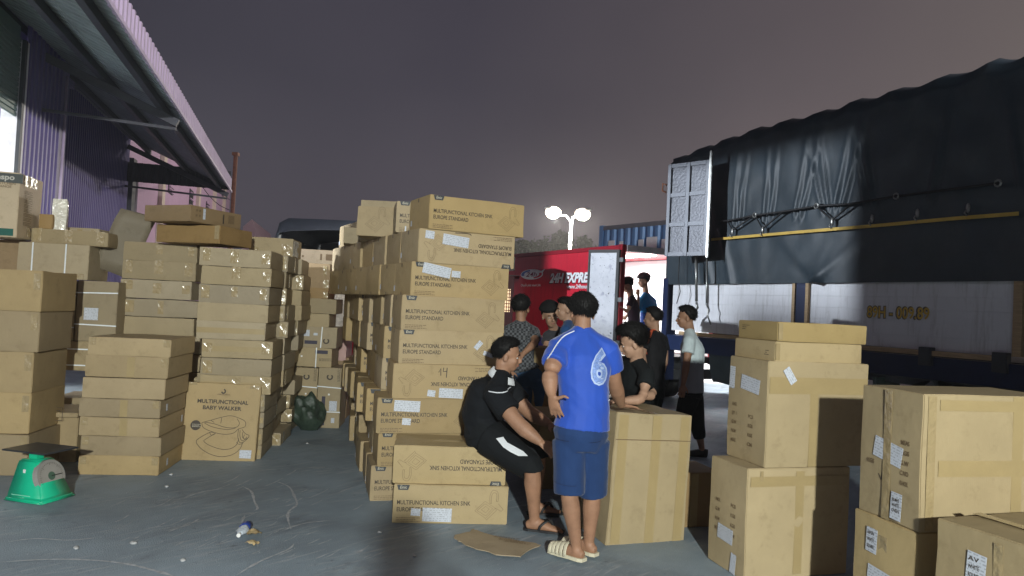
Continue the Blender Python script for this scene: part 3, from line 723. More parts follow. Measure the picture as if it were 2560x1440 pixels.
# in this frame y runs to the left of travel: the visible side is the one with y = 0 and outward +y side handled by sign
OUT = -1 if T2.i.dot(CAM - T2.p0) < 0 else 1
zt2 = T2.sz(1550, 613)[1]; zb2 = .80; TW = 2.1; LEN2 = 3.75
def t2box(name, m, s0, s1, o0, o1, z0, z1, par=None, bevel=0):
    a, b = sorted((o0 * OUT, o1 * OUT)); return T2.box(name, m, s0, s1, a, b, z0, z1, par, bevel)
t2box('side_wall', RED, .03, LEN2, -.04, 0, zb2, zt2 - .07)
t2box('side_wall', RED, .03, LEN2, -TW, -TW + .04, zb2, zt2 - .07)
t2box('roof', RED, 0, LEN2, -TW + .041, -.041, zt2 - .05, zt2 - .01)
t2box('front_wall', RW, LEN2 - .05, LEN2, -TW + .041, -.041, zb2, zt2 - .05)
t2box('top_rail', DRED, 0, LEN2, -.05, .03, zt2 - .07, zt2)
t2box('floor', DKSTEEL, 0, LEN2, -TW + .041, -.041, zb2 - .08, zb2 + .03)
t2box('inner_lining', RW, .05, LEN2 - .06, -TW + .042, -TW + .055, zb2 + .04, zt2 - .06)
t2box('inner_lining', RW, .05, LEN2 - .06, -.055, -.042, zb2 + .04, zt2 - .06)
t2box('rear_post', DRED, -.05, .05, -.045, .03, zb2 - .1, zt2 + .01); t2box('rear_post', DRED, -.05, .05, -TW - .03, -TW + .07, zb2 - .1, zt2 + .01)
t2box('rear_header', mat('white header', (.75, .72, .72)), -.055, .05, -TW + .07, -.07, zt2 - .10, zt2 + .005)
t2box('lower_stripe', mat('violet blue stripe', (.10, .09, .42), rough=.4), .06, LEN2, .001, .012, zb2 - .03, zb2 + .19)
t2box('bottom_rail', DRED, 0, LEN2, -.06, .02, zb2 - .12, zb2 - .031)
t2box('bumper', DKSTEEL, -.12, -.04, -TW, 0, .45, .62)
t2box('chassis', DKSTEEL, 0, LEN2 + 1.6, -TW + .5, -.5, .45, .8)
for s in (1.0, 4.2):
    for oo in (-.2, -TW + .2):
        wheel(T2, s, oo * OUT, .38, .22)
t2box('cab', RED, LEN2 + .15, LEN2 + 1.7, -TW + .1, -.1, .55, 2.35, bevel=.12)
t2box('ceiling_light', TUBE, .5, 2.8, -TW / 2 - .08, -TW / 2 + .08, zt2 - .085, zt2 - .055)
lq = T2.M @ V((1.6, -TW / 2 * OUT, zt2 - .12))
lamp('truck_box_light', 'AREA', lq, 140, (1, .97, .92), 1.2, lq - V((0, 0, 2)))
# side graphics
def t2text(px, py, px2, txt, cap, m, bold=.03, shear=.0, off=.013):
    sa = T2.sz(px, py); sb = T2.sz(px2, py)
    me = text_mesh(txt, 1.0, bold, shear); xs = [q.co.x for q in me.vertices]; w0 = max(xs) - min(xs)
    me2 = me.copy(); me2.materials.clear(); me2.materials.append(m)
    o = bpy.data.objects.new('lettering', me2); COL.objects.link(o); o.parent = T2.root
    kx = abs(sb[0] - sa[0]) / w0; ky = cap / .73
    o.matrix_local = Matrix(((-kx, 0, 0, sa[0]), (0, 0, OUT, off * OUT), (0, ky, 0, sa[1]), (0, 0, 0, 1))); return o
WP = mat('white lettering', (.85, .85, .86), rough=.4)
t2text(1376, 706, 1493, '24H EXPRESS', .175, WP, .05, .25, .016); t2text(1374, 708, 1491, '24H EXPRESS', .175, BLACK, .05, .25, .013)
t2text(1418, 721, 1483, 'www.24hour.vn', .075, WP, .02)
t2text(1303, 716, 1352, 'Chuyển phát nhanh 24h', .05, WP, .01, .15)
t2text(1345, 842, 1368, 'nhanh và', .06, WP, .01)
sa = T2.sz(1330, 686); rx = abs(T2.sz(1358, 686)[0] - T2.sz(1302, 686)[0]) / 2
def ell(rx, rz, m, off, nm, a0=0, a1=360, hole=0):
    bm = B(); k = 36; vs = []
    for i in range(k + 1):
        a = R(a0 + (a1 - a0) * i / k); vs.append((bm.verts.new((-rx * math.cos(a), 0, rz * math.sin(a))), bm.verts.new((-rx * hole * math.cos(a), 0, rz * hole * math.sin(a)))))
    for i in range(k): bm.faces.new((vs[i][0], vs[i + 1][0], vs[i + 1][1], vs[i][1])) if hole else None
    if not hole:
        bm.free(); bm = B(); bm.faces.new([bm.verts.new((-rx * math.cos(R(10 * i)), 0, rz * math.sin(R(10 * i)))) for i in range(36)])
    o = obj(nm, bm, m, T2.root); o.location = (sa[0], off * OUT, sa[1]); return o
ell(rx, .105, WP, .010, 'logo_oval'); ell(rx * .93, .09, mat('logo blue', (.10, .22, .55)), .012, 'logo_swoosh', 100, 200, .72); ell(rx * .9, .085, mat('logo red', (.6, .03, .05)), .012, 'logo_swoosh', 285, 380, .75)
bm = B(); vs = [bm.verts.new(p) for p in ((-rx * .8, 0, .06), (-rx * 1.15, 0, .10), (-rx * .95, 0, .02))]; bm.faces.new(vs); o = obj('logo_tip', bm, WP, T2.root); o.location = (sa[0], .011 * OUT, sa[1])
t2text(1316, 692, 1343, '24h', .095, mat('logo maroon', (.25, .03, .09)), .01, .2, .015)
# open door folded back along the side, its stained inner face towards us
def stained():
    m = mat('stained white door lining', (.40, .41, .45), rough=.4, var=.10, vscale=4)
    t = m.node_tree; n = t.nodes; l = t.links; b = n['Principled BSDF']; co = n.new('ShaderNodeTexCoord')
    cur = b.inputs['Base Color'].links[0].from_socket
    for sc, lo, hi, colr in ((9, .58, .72, (.20, .21, .27, 1)), (26, .66, .70, (.03, .03, .04, 1)), (5, .60, .72, (.26, .27, .33, 1))):
        nz = n.new('ShaderNodeTexNoise'); nz.inputs['Scale'].default_value = sc; nz.inputs['Detail'].default_value = 5; l.new(co.outputs['Object'], nz.inputs['Vector'])
        mr_ = n.new('ShaderNodeMapRange'); mr_.inputs[1].default_value = lo; mr_.inputs[2].default_value = hi; l.new(nz.outputs[0], mr_.inputs[0])
        mx = n.new('ShaderNodeMix'); mx.data_type = 'RGBA'; l.new(mr_.outputs[0], mx.inputs[0]); l.new(cur, mx.inputs[6]); mx.inputs[7].default_value = colr; cur = mx.outputs[2]
    l.new(cur, b.inputs['Base Color']); return m
ha = P(1548, 700, 12.0); hb = P(1471, 700, 12.35)
d3 = V((hb.x - ha.x, hb.y - ha.y, 0)); w3 = d3.length; d3.normalize(); n3 = V((0, 0, 1)).cross(d3)
zd0, zd1 = P(1540, 885, 12.0).z, P(1548, 624, 12.0).z
D3 = bpy.data.objects.new('rear_door', None); COL.objects.link(D3); D3.parent = T2.root
D3.matrix_local = T2.M.inverted() @ Matrix(((d3.x, n3.x, 0, ha.x), (d3.y, n3.y, 0, ha.y), (0, 0, 1, zd0), (0, 0, 0, 1)))
hh = zd1 - zd0
box_obj('door_lining', stained(), D3, .05, w3 - .03, -.012, .02, .04, hh - .05)
box_obj('door_skin', RED, D3, .0, w3, -.05, -.013, 0, hh)
for a in ((0, .05, 0, hh), (w3 - .03, w3, 0, hh), (.05, w3 - .03, 0, .04), (.05, w3 - .03, hh - .05, hh)): box_obj('door_seal', BLACK, D3, a[0], a[1], -.0125, .035, a[2], a[3])
for z in (.15, hh * .5, hh - .2): box_obj('hinge', DKSTEEL, D3, -.07, .0, -.03, .03, z, z + .07)
# strong light and a pale wall beyond the trucks
bw0, bw1 = P(1560, 950, 17.5), P(2300, 950, 17.5)
bm = B(); bm_box(bm, bw0.x, bw1.x, 17.4, 17.6, 0, 1.05); tag(obj('boundary_wall', bm, mat('white render', (.8, .79, .78), rough=.7)), 'low white wall brightly lit beyond the two trucks', 'wall')
lamp('bay_floodlight', 'SPOT', (6.4, 13.6, 3.2), 2800, (1, .97, .95), .2, (4.0, 17.2, .3), angle=R(46), blend=.35)

# ------------------------------------------------------------------ dark truck at the end of the aisle
T3 = Frame((P(698, 650, 11.6).x, 11.6), (1, .12), 'dark tarpaulin-roofed truck at the far end of the box aisle', 'loaded_truck', 'truck')
a3 = [T3.sz(x, y) for x, y in ((690, 582), (700, 552), (713, 548), (760, 550), (850, 558))]; z3 = a3[2][1]
bm = B(); prof = [(-.08, z3 - .32), (-.02, z3 - .06), (.12, z3), (.6, z3 + .03), (1.2, z3 + .04), (2.1, z3 - .0), (2.3, z3 - .3)]
rows = []
for y in range(13):
    yy = y * .4 - .05; rows.append([bm.verts.new((s + .02 * noise.noise(V((s * 4, yy * 3, 1))), yy, z + .05 * noise.noise(V((s * 5, yy * 2, 5))))) for s, z in prof])
for a, b in zip(rows, rows[1:]):
    for i in range(6): bm.faces.new((a[i], a[i + 1], b[i + 1], b[i]))
# drooping front lip
lip = [bm.verts.new((s + .02, -.09, z - .17 - .04 * math.sin(s * 5))) for s, z in prof]
for i in range(6): bm.faces.new((lip[i], lip[i + 1], rows[0][i + 1], rows[0][i]))
obj('tarpaulin_roof', bm, TARP2, T3.root, True)
T3.box('roof_post', ZINC, -.05, .0, .02, .08, .9, z3 - .25); T3.box('roof_post', ZINC, 2.2, 2.26, .02, .08, .9, z3 - .25)
T3.box('side_wall', TARP2, -.04, -.0, .1, 4.6, .9, z3 - .2); T3.box('side_wall', TARP2, 2.2, 2.24, .1, 4.6, .9, z3 - .2); T3.box('front_wall', TARP2, 0, 2.2, 4.5, 4.6, .9, z3)
T3.box('deck', DKSTEEL, -.05, 2.28, 0, 4.6, .8, .92); T3.box('tail_board', DRED, 0, 2.2, -.04, .0, .55, .9)
for s in (.25, 2.0): wheel(T3, s, 1.2, .4, .25)
zt_ = T3.sz(780, 640)[1]
TG = 'cartons loaded in the dark truck at the aisle end'
lw = px_later = None
# ------------------------------------------------------------------ cartons
ORD = ['lowest', 'second', 'third', 'fourth', 'fifth', 'sixth', 'seventh', 'eighth', 'ninth', 'tenth', 'eleventh', 'twelfth']
_CM = {}
def carton_mesh(w, d, h, var=0, crush=.006):
    k = (round(w, 2), round(d, 2), round(h, 2), var, crush)
    if k in _CM: return _CM[k]
    w, d, h = k[:3]
    bm = B(); r2 = random.Random(var * 31 + int(w * 100) + int(h * 1000))
    bm_box(bm, -w / 2, w / 2, -d / 2, d / 2, 0, h)
    bmesh.ops.bevel(bm, geom=bm.edges[:], offset=.0045, segments=2, affect='EDGES')
    bmesh.ops.subdivide_edges(bm, edges=[e for e in bm.edges if e.calc_length() > .1], cuts=5, use_grid_fill=True)
    off = V((r2.uniform(0, 50), r2.uniform(0, 50), r2.uniform(0, 50)))
    for v in bm.verts:
        x, y, z = v.co.x / (w / 2), v.co.y / (d / 2), (v.co.z - h / 2) / (h / 2)
        bx, by, bz = 1 - x * x, 1 - y * y, 1 - z * z
        nn = noise.noise_vector(v.co * 5 + off)
        if abs(x) > .95: v.co.x += math.copysign(.007 * by * bz, x)
        if abs(y) > .95: v.co.y += math.copysign(.005 * bx * bz, y)
        if z > .95: v.co.z += .004 * (bx * by) - .006 * bx * by * (var % 2)
        ed = max(0, (abs(x) > .9) + (abs(y) > .9) + (abs(z) > .9) - 1)
        v.co += nn * crush * (.25 + .5 * ed)
        if v.co.z < 0.001: v.co.z = max(v.co.z, 0.0)
    me = bpy.data.meshes.new('carton'); bmesh.ops.recalc_face_normals(bm, faces=bm.faces[:]); bm.to_mesh(me); bm.free()
    me.polygons.foreach_set('use_smooth', [True] * len(me.polygons)); me.set_sharp_from_angle(angle=R(18))
    _CM[k] = me
    return me
class Face: pass
def carton(label, group, corner, yaw, w, d, h, m, tilt=0.0, var=None, name='carton', cat='box', crush=.006):
    """corner: the front-left-bottom corner; yaw turns the front face"""
    var = rng.randrange(3) if var is None else var
    me = carton_mesh(w, d, h, var, crush)
    if len(me.materials) == 0: me.materials.append(m)
    elif me.materials[0] != m:
        key = (me.name, m.name)
        if key not in _CM:
            m2 = me.copy(); m2.materials.clear(); m2.materials.append(m); _CM[key] = m2
        me = _CM[key]
    o = bpy.data.objects.new(name, me); COL.objects.link(o)
    rot = Matrix.Rotation(R(yaw), 3, 'Z') @ Matrix.Rotation(R(tilt), 3, 'Y')
    c = V(corner) + rot @ V((w / 2, d / 2, 0))
    o.matrix_world = Matrix.Translation(c) @ rot.to_4x4()
    tag(o, label, cat, group)
    o_dims[o.name] = (w, d, h)
    return o
o_dims = {}
FACES = {'F': lambda w, d, h: (V((-w/2, -d/2, 0)), V((1, 0, 0)), V((0, 0, 1)), w, h),
         'L': lambda w, d, h: (V((-w/2, d/2, 0)), V((0, -1, 0)), V((0, 0, 1)), d, h),
         'R': lambda w, d, h: (V((w/2, -d/2, 0)), V((0, 1, 0)), V((0, 0, 1)), d, h),
         'T': lambda w, d, h: (V((-w/2, -d/2, h)), V((1, 0, 0)), V((0, 1, 0)), w, d)}
def attach(o, face, me, u, v, name, m=None, rot=0, sx=1, sy=1, off=.0075, flip=False, label=None):
    """put a mesh lying in XY on a face; u, v from 0 to 1; flip = printed upside down"""
    w, d, h = o_dims[o.name]
    p, U, Vv, fw, fh = FACES[face](w, d, h)
    if flip: u, v, rot = 1 - u, 1 - v, rot + 180
    n = U.cross(Vv)
    a = R(rot); U2 = U * math.cos(a) + Vv * math.sin(a); V2 = Vv * math.cos(a) - U * math.sin(a)
    q = p + U * (u * fw) + Vv * (v * fh) + n * off
    if m is not None and (len(me.materials) == 0 or me.materials[0] != m):
        k = (me.name, m.name)
        if k not in _CM:
            m2 = me.copy() if len(me.materials) else me
            m2.materials.clear(); m2.materials.append(m); _CM[k] = m2
        me = _CM[k]
    c = bpy.data.objects.new(name, me); COL.objects.link(c); c.parent = o
    c.matrix_local = Matrix(((U2.x * sx, V2.x * sy, n.x, q.x), (U2.y * sx, V2.y * sy, n.y, q.y), (U2.z * sx, V2.z * sy, n.z, q.z), (0, 0, 0, 1)))
    if label: c['label'] = label
    return c
def print_text(o, face, s, u, v, width, cap, flip=False, bold=.02, m=None, name='printed_text', rot=0, off=.0075, align='LEFT', shear=0):
    me = text_mesh(s, 1.0, bold, shear, align)
    xs = [q.co.x for q in me.vertices]; w0 = max(xs) - min(xs); lines = s.count('\n') + 1
    ys = [q.co.y for q in me.vertices]; h0 = max(ys) - min(ys)
    sy = cap / .73 if lines == 1 else cap / h0
    return attach(o, face, me, u, v, name, m or INK, rot, width / w0, sy, off, flip)
_PM = {}
def patch_mesh(w, h, t=.0012, wob=0):
    k = ('patch', round(w, 3), round(h, 3), t, wob)
    if k in _PM: return _PM[k]
    bm = B(); bm_box(bm, -w / 2, w / 2, -h / 2, h / 2, 0, t)
    if wob:
        bmesh.ops.subdivide_edges(bm, edges=bm.edges[:], cuts=3, use_grid_fill=True)
        for q in bm.verts: q.co += noise.noise_vector(q.co * 9 + V((wob, wob, 0))) * V((.004, .004, 0)).length * .5
    me = bpy.data.meshes.new('patch'); bmesh.ops.recalc_face_normals(bm, faces=bm.faces[:]); bm.to_mesh(me); bm.free()
    _PM[k] = me
    return me
def sticker(o, face, u, v, w, h, rot=0, off=.0085, name='shipping_label'):
    return attach(o, face, patch_mesh(w, h, .0012), u, v, name, PAPER, rot, off=off)
def tape(o, face, u, v, w, h, m=None, off=.0055, rot=0):
    return attach(o, face, patch_mesh(w, h, .0008), u, v, 'tape', m or TAPE, rot, off=off)
def band(o, face, u=None, v=None, wd=.012, rot=0):
    w, d, h = o_dims[o.name]; fw, fh = {'F': (w, h), 'L': (d, h), 'R': (d, h), 'T': (w, d)}[face]
    if u is not None: attach(o, face, patch_mesh(wd, fh + .012, .002), u, .5, 'strap', STRAP, rot, off=.008)
    else: attach(o, face, patch_mesh(fw + .012, wd, .002), .5, v, 'strap', STRAP, rot, off=.008)
def plane_n(yaw): return V((math.sin(R(yaw)), -math.cos(R(yaw)), 0))
def dirx(yaw): return V((math.cos(R(yaw)), math.sin(R(yaw)), 0))
def diry(yaw): return V((-math.sin(R(yaw)), math.cos(R(yaw)), 0))

def fit_stack(lab, group, anchor, yaw, depth, xref, ys, xs, m, cat='box', zbase=None, tapes=None, yawj=1.5, name='carton'):
    """boxes of one stack: ys are the seams from top to bottom seen at column xref, xs the left and right edges of each"""
    n = plane_n(yaw); zs = [HIT(xref, y, anchor, n).z for y in ys]
    if zbase is not None:
        zs[-1] = zbase
    out = []; k = len(xs)
    for i in range(k):
        ymid = (ys[i] + ys[i + 1]) / 2
        a = HIT(xs[i][0], ymid, anchor, n); b = HIT(xs[i][1], ymid, anchor, n)
        w = (b - a).length; h = zs[i] - zs[i + 1]
        c = V((a.x, a.y, zs[i + 1]))
        o = carton(lab(k - 1 - i, i), group, c, yaw + rng.uniform(-yawj, yawj), (b.xy - a.xy).length, depth, h - .003, m, cat=cat, name=name)
        if tapes: tapes(o, i, k)
        out.append(o)
    return out

# -- the tall stack of kitchen sink cartons -------------------------------------------------------
SG = 'kitchen sink cartons in the tall stack'
SW, SD, SH = .84, .47, .267
def _sink_art():
    ln = [[(0, .30), (.30, .62), (.62, .40), (.34, .06), (0, .30)], [(.07, .31), (.30, .54), (.54, .39), (.34, .14), (.07, .31)],
          [(.20, .34), (.32, .45), (.43, .37), (.33, .24), (.20, .34)], [(.34, .06), (.36, .0), (.66, .33), (.62, .40)]]
    ln.append([(p.x, p.y) for p in spline([(.45, .55, 0), (.44, .80, 0), (.52, .98, 0), (.66, .94, 0), (.70, .76, 0), (.69, .62, 0)])])
    ln.append([(p.x, p.y) for p in spline([(.49, .54, 0), (.49, .78, 0), (.54, .90, 0), (.63, .88, 0), (.65, .74, 0), (.64, .62, 0)])])
    ln += [[(.45, .55), (.49, .54)], [(.64, .62), (.69, .62)], [(.62, .40), (.80, .30), (.86, .36)], [(.70, .55), (.86, .36)]]
    return ribbon_mesh(ln, .010)
SINK_ART = _sink_art(); SINK_ART.materials.append(INKF)
def _trap():
    bm = B(); f = [bm.verts.new(p) for p in ((-.045, .018, 0), (-.034, -.018, 0), (.034, -.018, 0), (.045, .018, 0))]; bm.faces.new(f)
    me = bpy.data.meshes.new('logo'); bm.to_mesh(me); bm.free(); return me
TRAP = _trap(); TRAP.materials.append(mat('dark slate ink', (.045, .05, .055), rough=.6))
LOGOW = mat('bare board lettering', (.50, .46, .36), rough=.6)
def _lines(n, w):
    bm = B(); r2 = random.Random(4)
    for i in range(n):
        x = 0
        while x < w * (1 - .25 * (i % 2)):
            l = r2.uniform(.008, .03); bm_box(bm, x, min(x + l, w), -i * .012, -i * .012 + .0045, 0, .0004); x += l + .005
    me = bpy.data.meshes.new('fine_print'); bm.to_mesh(me); bm.free(); return me
FINE = _lines(3, .17); FINE.materials.append(INKF)
def sink_print(o, flip=False, art=True):
    lg = attach(o, 'F', TRAP, .085, .945, 'logo', None, flip=flip, off=.0065)
    t = text_mesh('Enic', .03, .012, .15, 'CENTER')
    attach(o, 'F', t, .085, .915, 'printed_text', LOGOW, flip=flip, off=.0078)
    print_text(o, 'F', 'MULTIFUNCTIONAL KITCHEN SINK', .035, .50, .515, .031, flip, .016)
    print_text(o, 'F', 'EUROPE STANDARD', .035, .315, .30, .031, flip, .016)
    attach(o, 'F', FINE, .035, .14, 'fine_print', None, flip=flip)
    if art: attach(o, 'F', SINK_ART, .71, .12, 'line_drawing', None, sx=.235, sy=.215, flip=flip, off=.0065)
def sink_side(o, i):
    if rng.random() < .75: sticker(o, 'L', rng.uniform(.08, .2), rng.uniform(.2, .32), .03, .045)
    attach(o, 'L', patch_mesh(.016, .030, .001), .48, .93, 'hand_slot', INK)
    if rng.random() < .6: attach(o, 'L', patch_mesh(.016, .024, .001), .5, .06, 'hand_slot', INK)

COLN = ['front column', 'second column', 'third column', 'fourth column', 'fifth column', 'sixth column', 'rearmost column']
# front-left corners of the front column: (pixel x, mid pixel y, yaw, upside down)
front = [(926, 1212, 15, False), (944, 1125, 15, False), (942, 1045, 14, False), (982, 960, 15, True), (997, 873, 17, False),
         (1004, 783, 18, False), (1028, 697, 25, False), (1046, 612, 26, True), (1074, 528, 27, False)]
SINKS = {}
for r_, (px, py, yw, fl) in enumerate(front):
    Y0 = (5.76, 5.74, 5.70, 5.74, 5.76, 5.76, 5.80, 5.80, 5.80)[r_]
    p = P(px, py, Y0); zz = r_ * SH
    lab = {0: 'kitchen sink carton at the foot of the tall stack, behind the two seat cartons',
           1: 'kitchen sink carton second from the ground in the tall stack, behind the seated man',
           2: 'kitchen sink carton with two white stickers over its lettering, jutting left just above seat height',
           3: 'upside-down kitchen sink carton hand marked 14 beside the shoulder of the seated man',
           4: 'kitchen sink carton with two torn sticker scraps beside the seated man\'s head',
           5: 'kitchen sink carton without stickers, fourth from the top of the front column',
           6: 'kitchen sink carton third from the top with a slanting sticker over its logo',
           7: 'upside-down kitchen sink carton second from the top with two white stickers',
           8: 'topmost kitchen sink carton, without stickers, overhanging on the right of the tall stack'}[r_]
    c = carton(lab, SG, (p.x, p.y, zz), yw, SW, SD, SH - .002, KRAFT, var=r_ % 3)
    SINKS[r_] = c
    sink_print(c, fl); sink_side(c, r_)
# stickers as on the photographed faces
sticker(SINKS[2], 'F', .27, .80, .20, .085, -2); sticker(SINKS[2], 'F', .27, .35, .066, .052, -3, off=.0092)
sticker(SINKS[3], 'F', .36, .17, .062, .05, -6); sticker(SINKS[3], 'F', .545, .18, .19, .075, -2)
sticker(SINKS[4], 'F', .755, .62, .075, .04, 50); sticker(SINKS[4], 'F', .86, .35, .09, .035, -18)
sticker(SINKS[6], 'F', .245, .80, .235, .085, -9); sticker(SINKS[6], 'F', .44, .72, .075, .052, -2)
sticker(SINKS[7], 'F', .105, .84, .075, .062, -4); sticker(SINKS[7], 'F', .37, .72, .225, .085, -5)
h14 = ribbon_mesh([[(0, .02), (.012, .045), (.014, 0)], [(.03, .05), (.028, .025), (.05, .028)], [(.052, .05), (.05, -.012)]], .0055)
attach(SINKS[3], 'F', h14, .42, .70, 'hand_written_number', INK, sx=1.25, sy=1.25)
TEARS = ribbon_mesh([[(0, 0), (.09, .004), (.13, 0), (.14, -.012)]], .006)
attach(SINKS[7], 'F', TEARS, .36, .965, 'torn_edge', INK)
# the columns behind, stepping back along the aisle
for cidx in range(1, 7):
    for r_ in range(9):
        if r_ == 8 and cidx in (1, 2, 3, 4): continue
        k = r_ / 8
        x0, y0 = P(front[r_][0], front[r_][1], 5.78).x, 5.78
        if r_ == 2: x0 -= .06
        ang = (16.5, 16.5, 16.5, 18, 20, 21, 24.5, 25, 25)[r_]
        dd = .495 if r_ < 6 else .475
        jut = rng.uniform(-.032, .032) * (1.0 if r_ < 6 else .5)
        yw = (15, 15, 15, 16, 17.5, 18, 25, 25, 25)[r_] + rng.uniform(-2, 2)
        drift = (.010, .004, 0, 0, 0, 0, 0, 0, 0)[r_]
        p = V((x0 - math.sin(R(ang)) * dd * cidx + jut + drift * cidx, y0 + math.cos(R(ang)) * dd * cidx + rng.uniform(-.01, .01), r_ * SH))
        c = carton(f'kitchen sink carton, {ORD[r_] + (" from the ground" if r_ else "")} in the {COLN[cidx]} of the tall stack', SG, p, yw, SW, SD, SH - .002, KRAFT, var=(r_ + cidx) % 3)
        if r_ >= 2 and cidx < 5:
            lg = attach(c, 'F', TRAP, .085, .945, 'logo', None, off=.0065)
            print_text(c, 'F', 'MULTIFUNCTIONAL KITCHEN SINK', .035, .50, .515, .031, False, .016)
            print_text(c, 'F', 'EUROPE STANDARD', .035, .315, .30, .031, False, .016)
        sink_side(c, r_)
# loose ones on top
p = P(990, 545, 6.25)
c = carton('kitchen sink carton set back on top of the tall stack, left of the topmost one', SG, (p.x, p.y, 8 * SH), 12, SW, SD, SH - .002, KRAFT, var=1)
sink_print(c); sticker(c, 'F', .10, .13, .012, .045)
p = P(893, 550, 6.72)
c = carton('carton turned to show its sink drawing on top of the tall stack', SG, (p.x, p.y, 8 * SH), 2, .62, .40, .27, KRAFT, var=2)
attach(c, 'F', SINK_ART, .12, .12, 'line_drawing', None, sx=.26, sy=.24, off=.0065)
p = P(902, 520, 7.25)
carton('plain carton behind the turned one, highest at the left of the tall stack', SG, (p.x, p.y, 8 * SH), 6, .66, .45, .40, KRAFT2)
p = P(860, 585, 7.75)
carton('plain carton at the top rear left corner of the tall stack', SG, (p.x, p.y, 8 * SH), 12, .5, .45, .17, KRAFT2)

# the two cartons pushed forward as a seat
SEAT = []
pb = G(979, 1307); pb = V((pb.x, pb.y, 0))
c = carton('lower seat carton on the ground, kitchen sink print the right way up', 'two kitchen sink cartons used as a seat', pb, 6, .815, .47, SH - .002, KRAFTF, var=0)
sink_print(c); sticker(c, 'F', .20, .30, .066, .05, -3); sticker(c, 'F', .385, .24, .205, .095, -1); SEAT.append(c)
pb2 = P(983, 1165, pb.y + .03)
c = carton('upper seat carton with upside-down kitchen sink print, man sitting on it', 'two kitchen sink cartons used as a seat', (pb2.x, pb2.y, SH), 6, .80, .47, SH - .002, KRAFTF, var=1)
sink_print(c, True); SEAT.append(c)
tape(c, 'T', .5, .5, .80, .06, TAPEB, off=.003)
SEATZ = 2 * SH

# -- left group --------------------------------------------------------------------------------------
def end_tapes(o, i, k):
    w, d, h = o_dims[o.name]
    for u in (.10, .5, .92):
        if rng.random() < (.85 if i < 3 else .42): tape(o, 'F', u + rng.uniform(-.02, .02), .5 + rng.uniform(-.05, .2), rng.uniform(.05, .09), h * rng.uniform(.45, .8), off=.0058)
    if rng.random() < .4: tape(o, 'F', .5, .5, w * .98, .05, TAPEB, off=.005)
def few_tapes(o, i, k):
    w, d, h = o_dims[o.name]
    if rng.random() < .6: tape(o, 'F', .95, .75, .05, h * .4, off=.0058)
    if rng.random() < .5: tape(o, 'F', .06, .75, .05, h * .4, off=.0058)
    if rng.random() < .6: tape(o, 'F', .55, .5, .06, h * .92, TAPEB, off=.0052)
def ordl(txt):
    return lambda lo, hi: f'{txt.replace("#", ("topmost" if hi == 0 else ORD[lo] + ("" if lo == 0 else " from the ground")))}'
# leftmost stack of five
a0 = G(60, 1189)
fit_stack(ordl('large plain carton, # of five at the left edge by the scale'), 'large cartons at the left edge', (a0.x, a0.y, 0), 9, .62, 60,
          [676, 778, 880, 983, 1085, 1189], [(-160, 108), (-165, 97), (-175, 82), (-185, 76), (-195, 74)], KRAFT, zbase=0, tapes=few_tapes)
# low front stack of seven
a0 = G(395, 1190)
LOW = fit_stack(ordl('flat plain carton, # of the low stack left of the baby walker'), 'flat cartons in the low front stack', (a0.x, a0.y, 0), 7, .64, 400,
          [846, 893, 947, 1000, 1046, 1093, 1142, 1190], [(219, 428), (211, 422), (206, 412), (198, 401), (198, 399), (201, 402), (195, 396)], KRAFT, zbase=0, tapes=few_tapes, yawj=1.0)
for o, (u, v) in zip((LOW[3], LOW[4], LOW[6]), ((.22, .5), (.85, .5), (.3, .5))): sticker(o, 'R', u, v, .035, .06)
# stack behind it, and its neighbour on the right, with more columns behind along the aisle
a3 = P(300, 1120, 7.25); a3.z = 0
S3 = fit_stack(ordl('flat glossy-taped carton, # in the stack behind the low front stack'), 'flat cartons behind the low front stack', (a3.x, a3.y, 0), 8, .62, 480,
          [612, 658, 704, 751, 796, 841, 885, 930, 975, 1020, 1065, 1110, 1155], [(308, 494), (305, 491), (299, 480), (305, 492), (300, 484), (310, 500), (308, 499), (306, 500), (306, 500), (305, 498), (305, 498), (305, 498)], KRAFT2, zbase=0, tapes=end_tapes)
a4 = P(560, 1143, 6.98); a4.z = 0
S4 = fit_stack(ordl('flat glossy-taped carton, # of the stack behind the baby walker'), 'flat cartons behind the baby walker carton', (a4.x, a4.y, 0), 8, .62, 600,
          [622, 668, 714, 760, 805, 850, 896, 940, 985, 1028, 1070, 1112, 1150], [(498, 678), (502, 680), (496, 673), (493, 669), (490, 663), (503, 681), (501, 678), (499, 676), (499, 662), (498, 660), (498, 655), (497, 652)], KRAFT2, zbase=0, tapes=end_tapes)
for cc in range(1, 5):
    for r_ in range(12):
        zt = S4[11 - r_].matrix_world.translation.z; hh = o_dims[S4[11 - r_].name][2]
        if cc == 4 and r_ > 8: continue
        if rng.random() < .06 and r_ > 9: continue
        p = a4 + diry(5.5) * (.645 * cc) + dirx(8) * (.02 + rng.uniform(-.05, .05) + (.03 if r_ > 6 else 0))
        wd = .64
        pR = V((p.x + .33, p.y, zt))
        o = carton(f'flat plain carton, {ORD[r_] + (" from the ground" if r_ else "")} in row {cc + 1} along the aisle\'s left side'.replace('row 2', 'the second row').replace('row 3', 'the third row').replace('row 4', 'the fourth row').replace('row 5', 'the last row'),
                   'flat cartons along the left side of the aisle', V((p.x - .33, p.y, zt)), 8 + rng.uniform(-3, 3), wd, .60, hh, KRAFT2)
        if rng.random() < .5: tape(o, 'F', .93, .5, .07, hh * .8)
        if rng.random() < .4: tape(o, 'R', rng.uniform(.1, .9), .5, .06, hh * .9)
# wrapped one on the top right
p = P(622, 612, 7.9)
c = carton('shrink-wrapped carton on the top right of the left-hand stacks', 'odd cartons on top of the left-hand stacks', (p.x, p.y, P(622, 638, 7.9).z), 6, .46, .5, .20, KRAFT2)
tape(c, 'F', .12, .25, .09, .08); tape(c, 'F', .86, .35, .10, .13); tape(c, 'R', .3, .5, .3, .17, FILM)
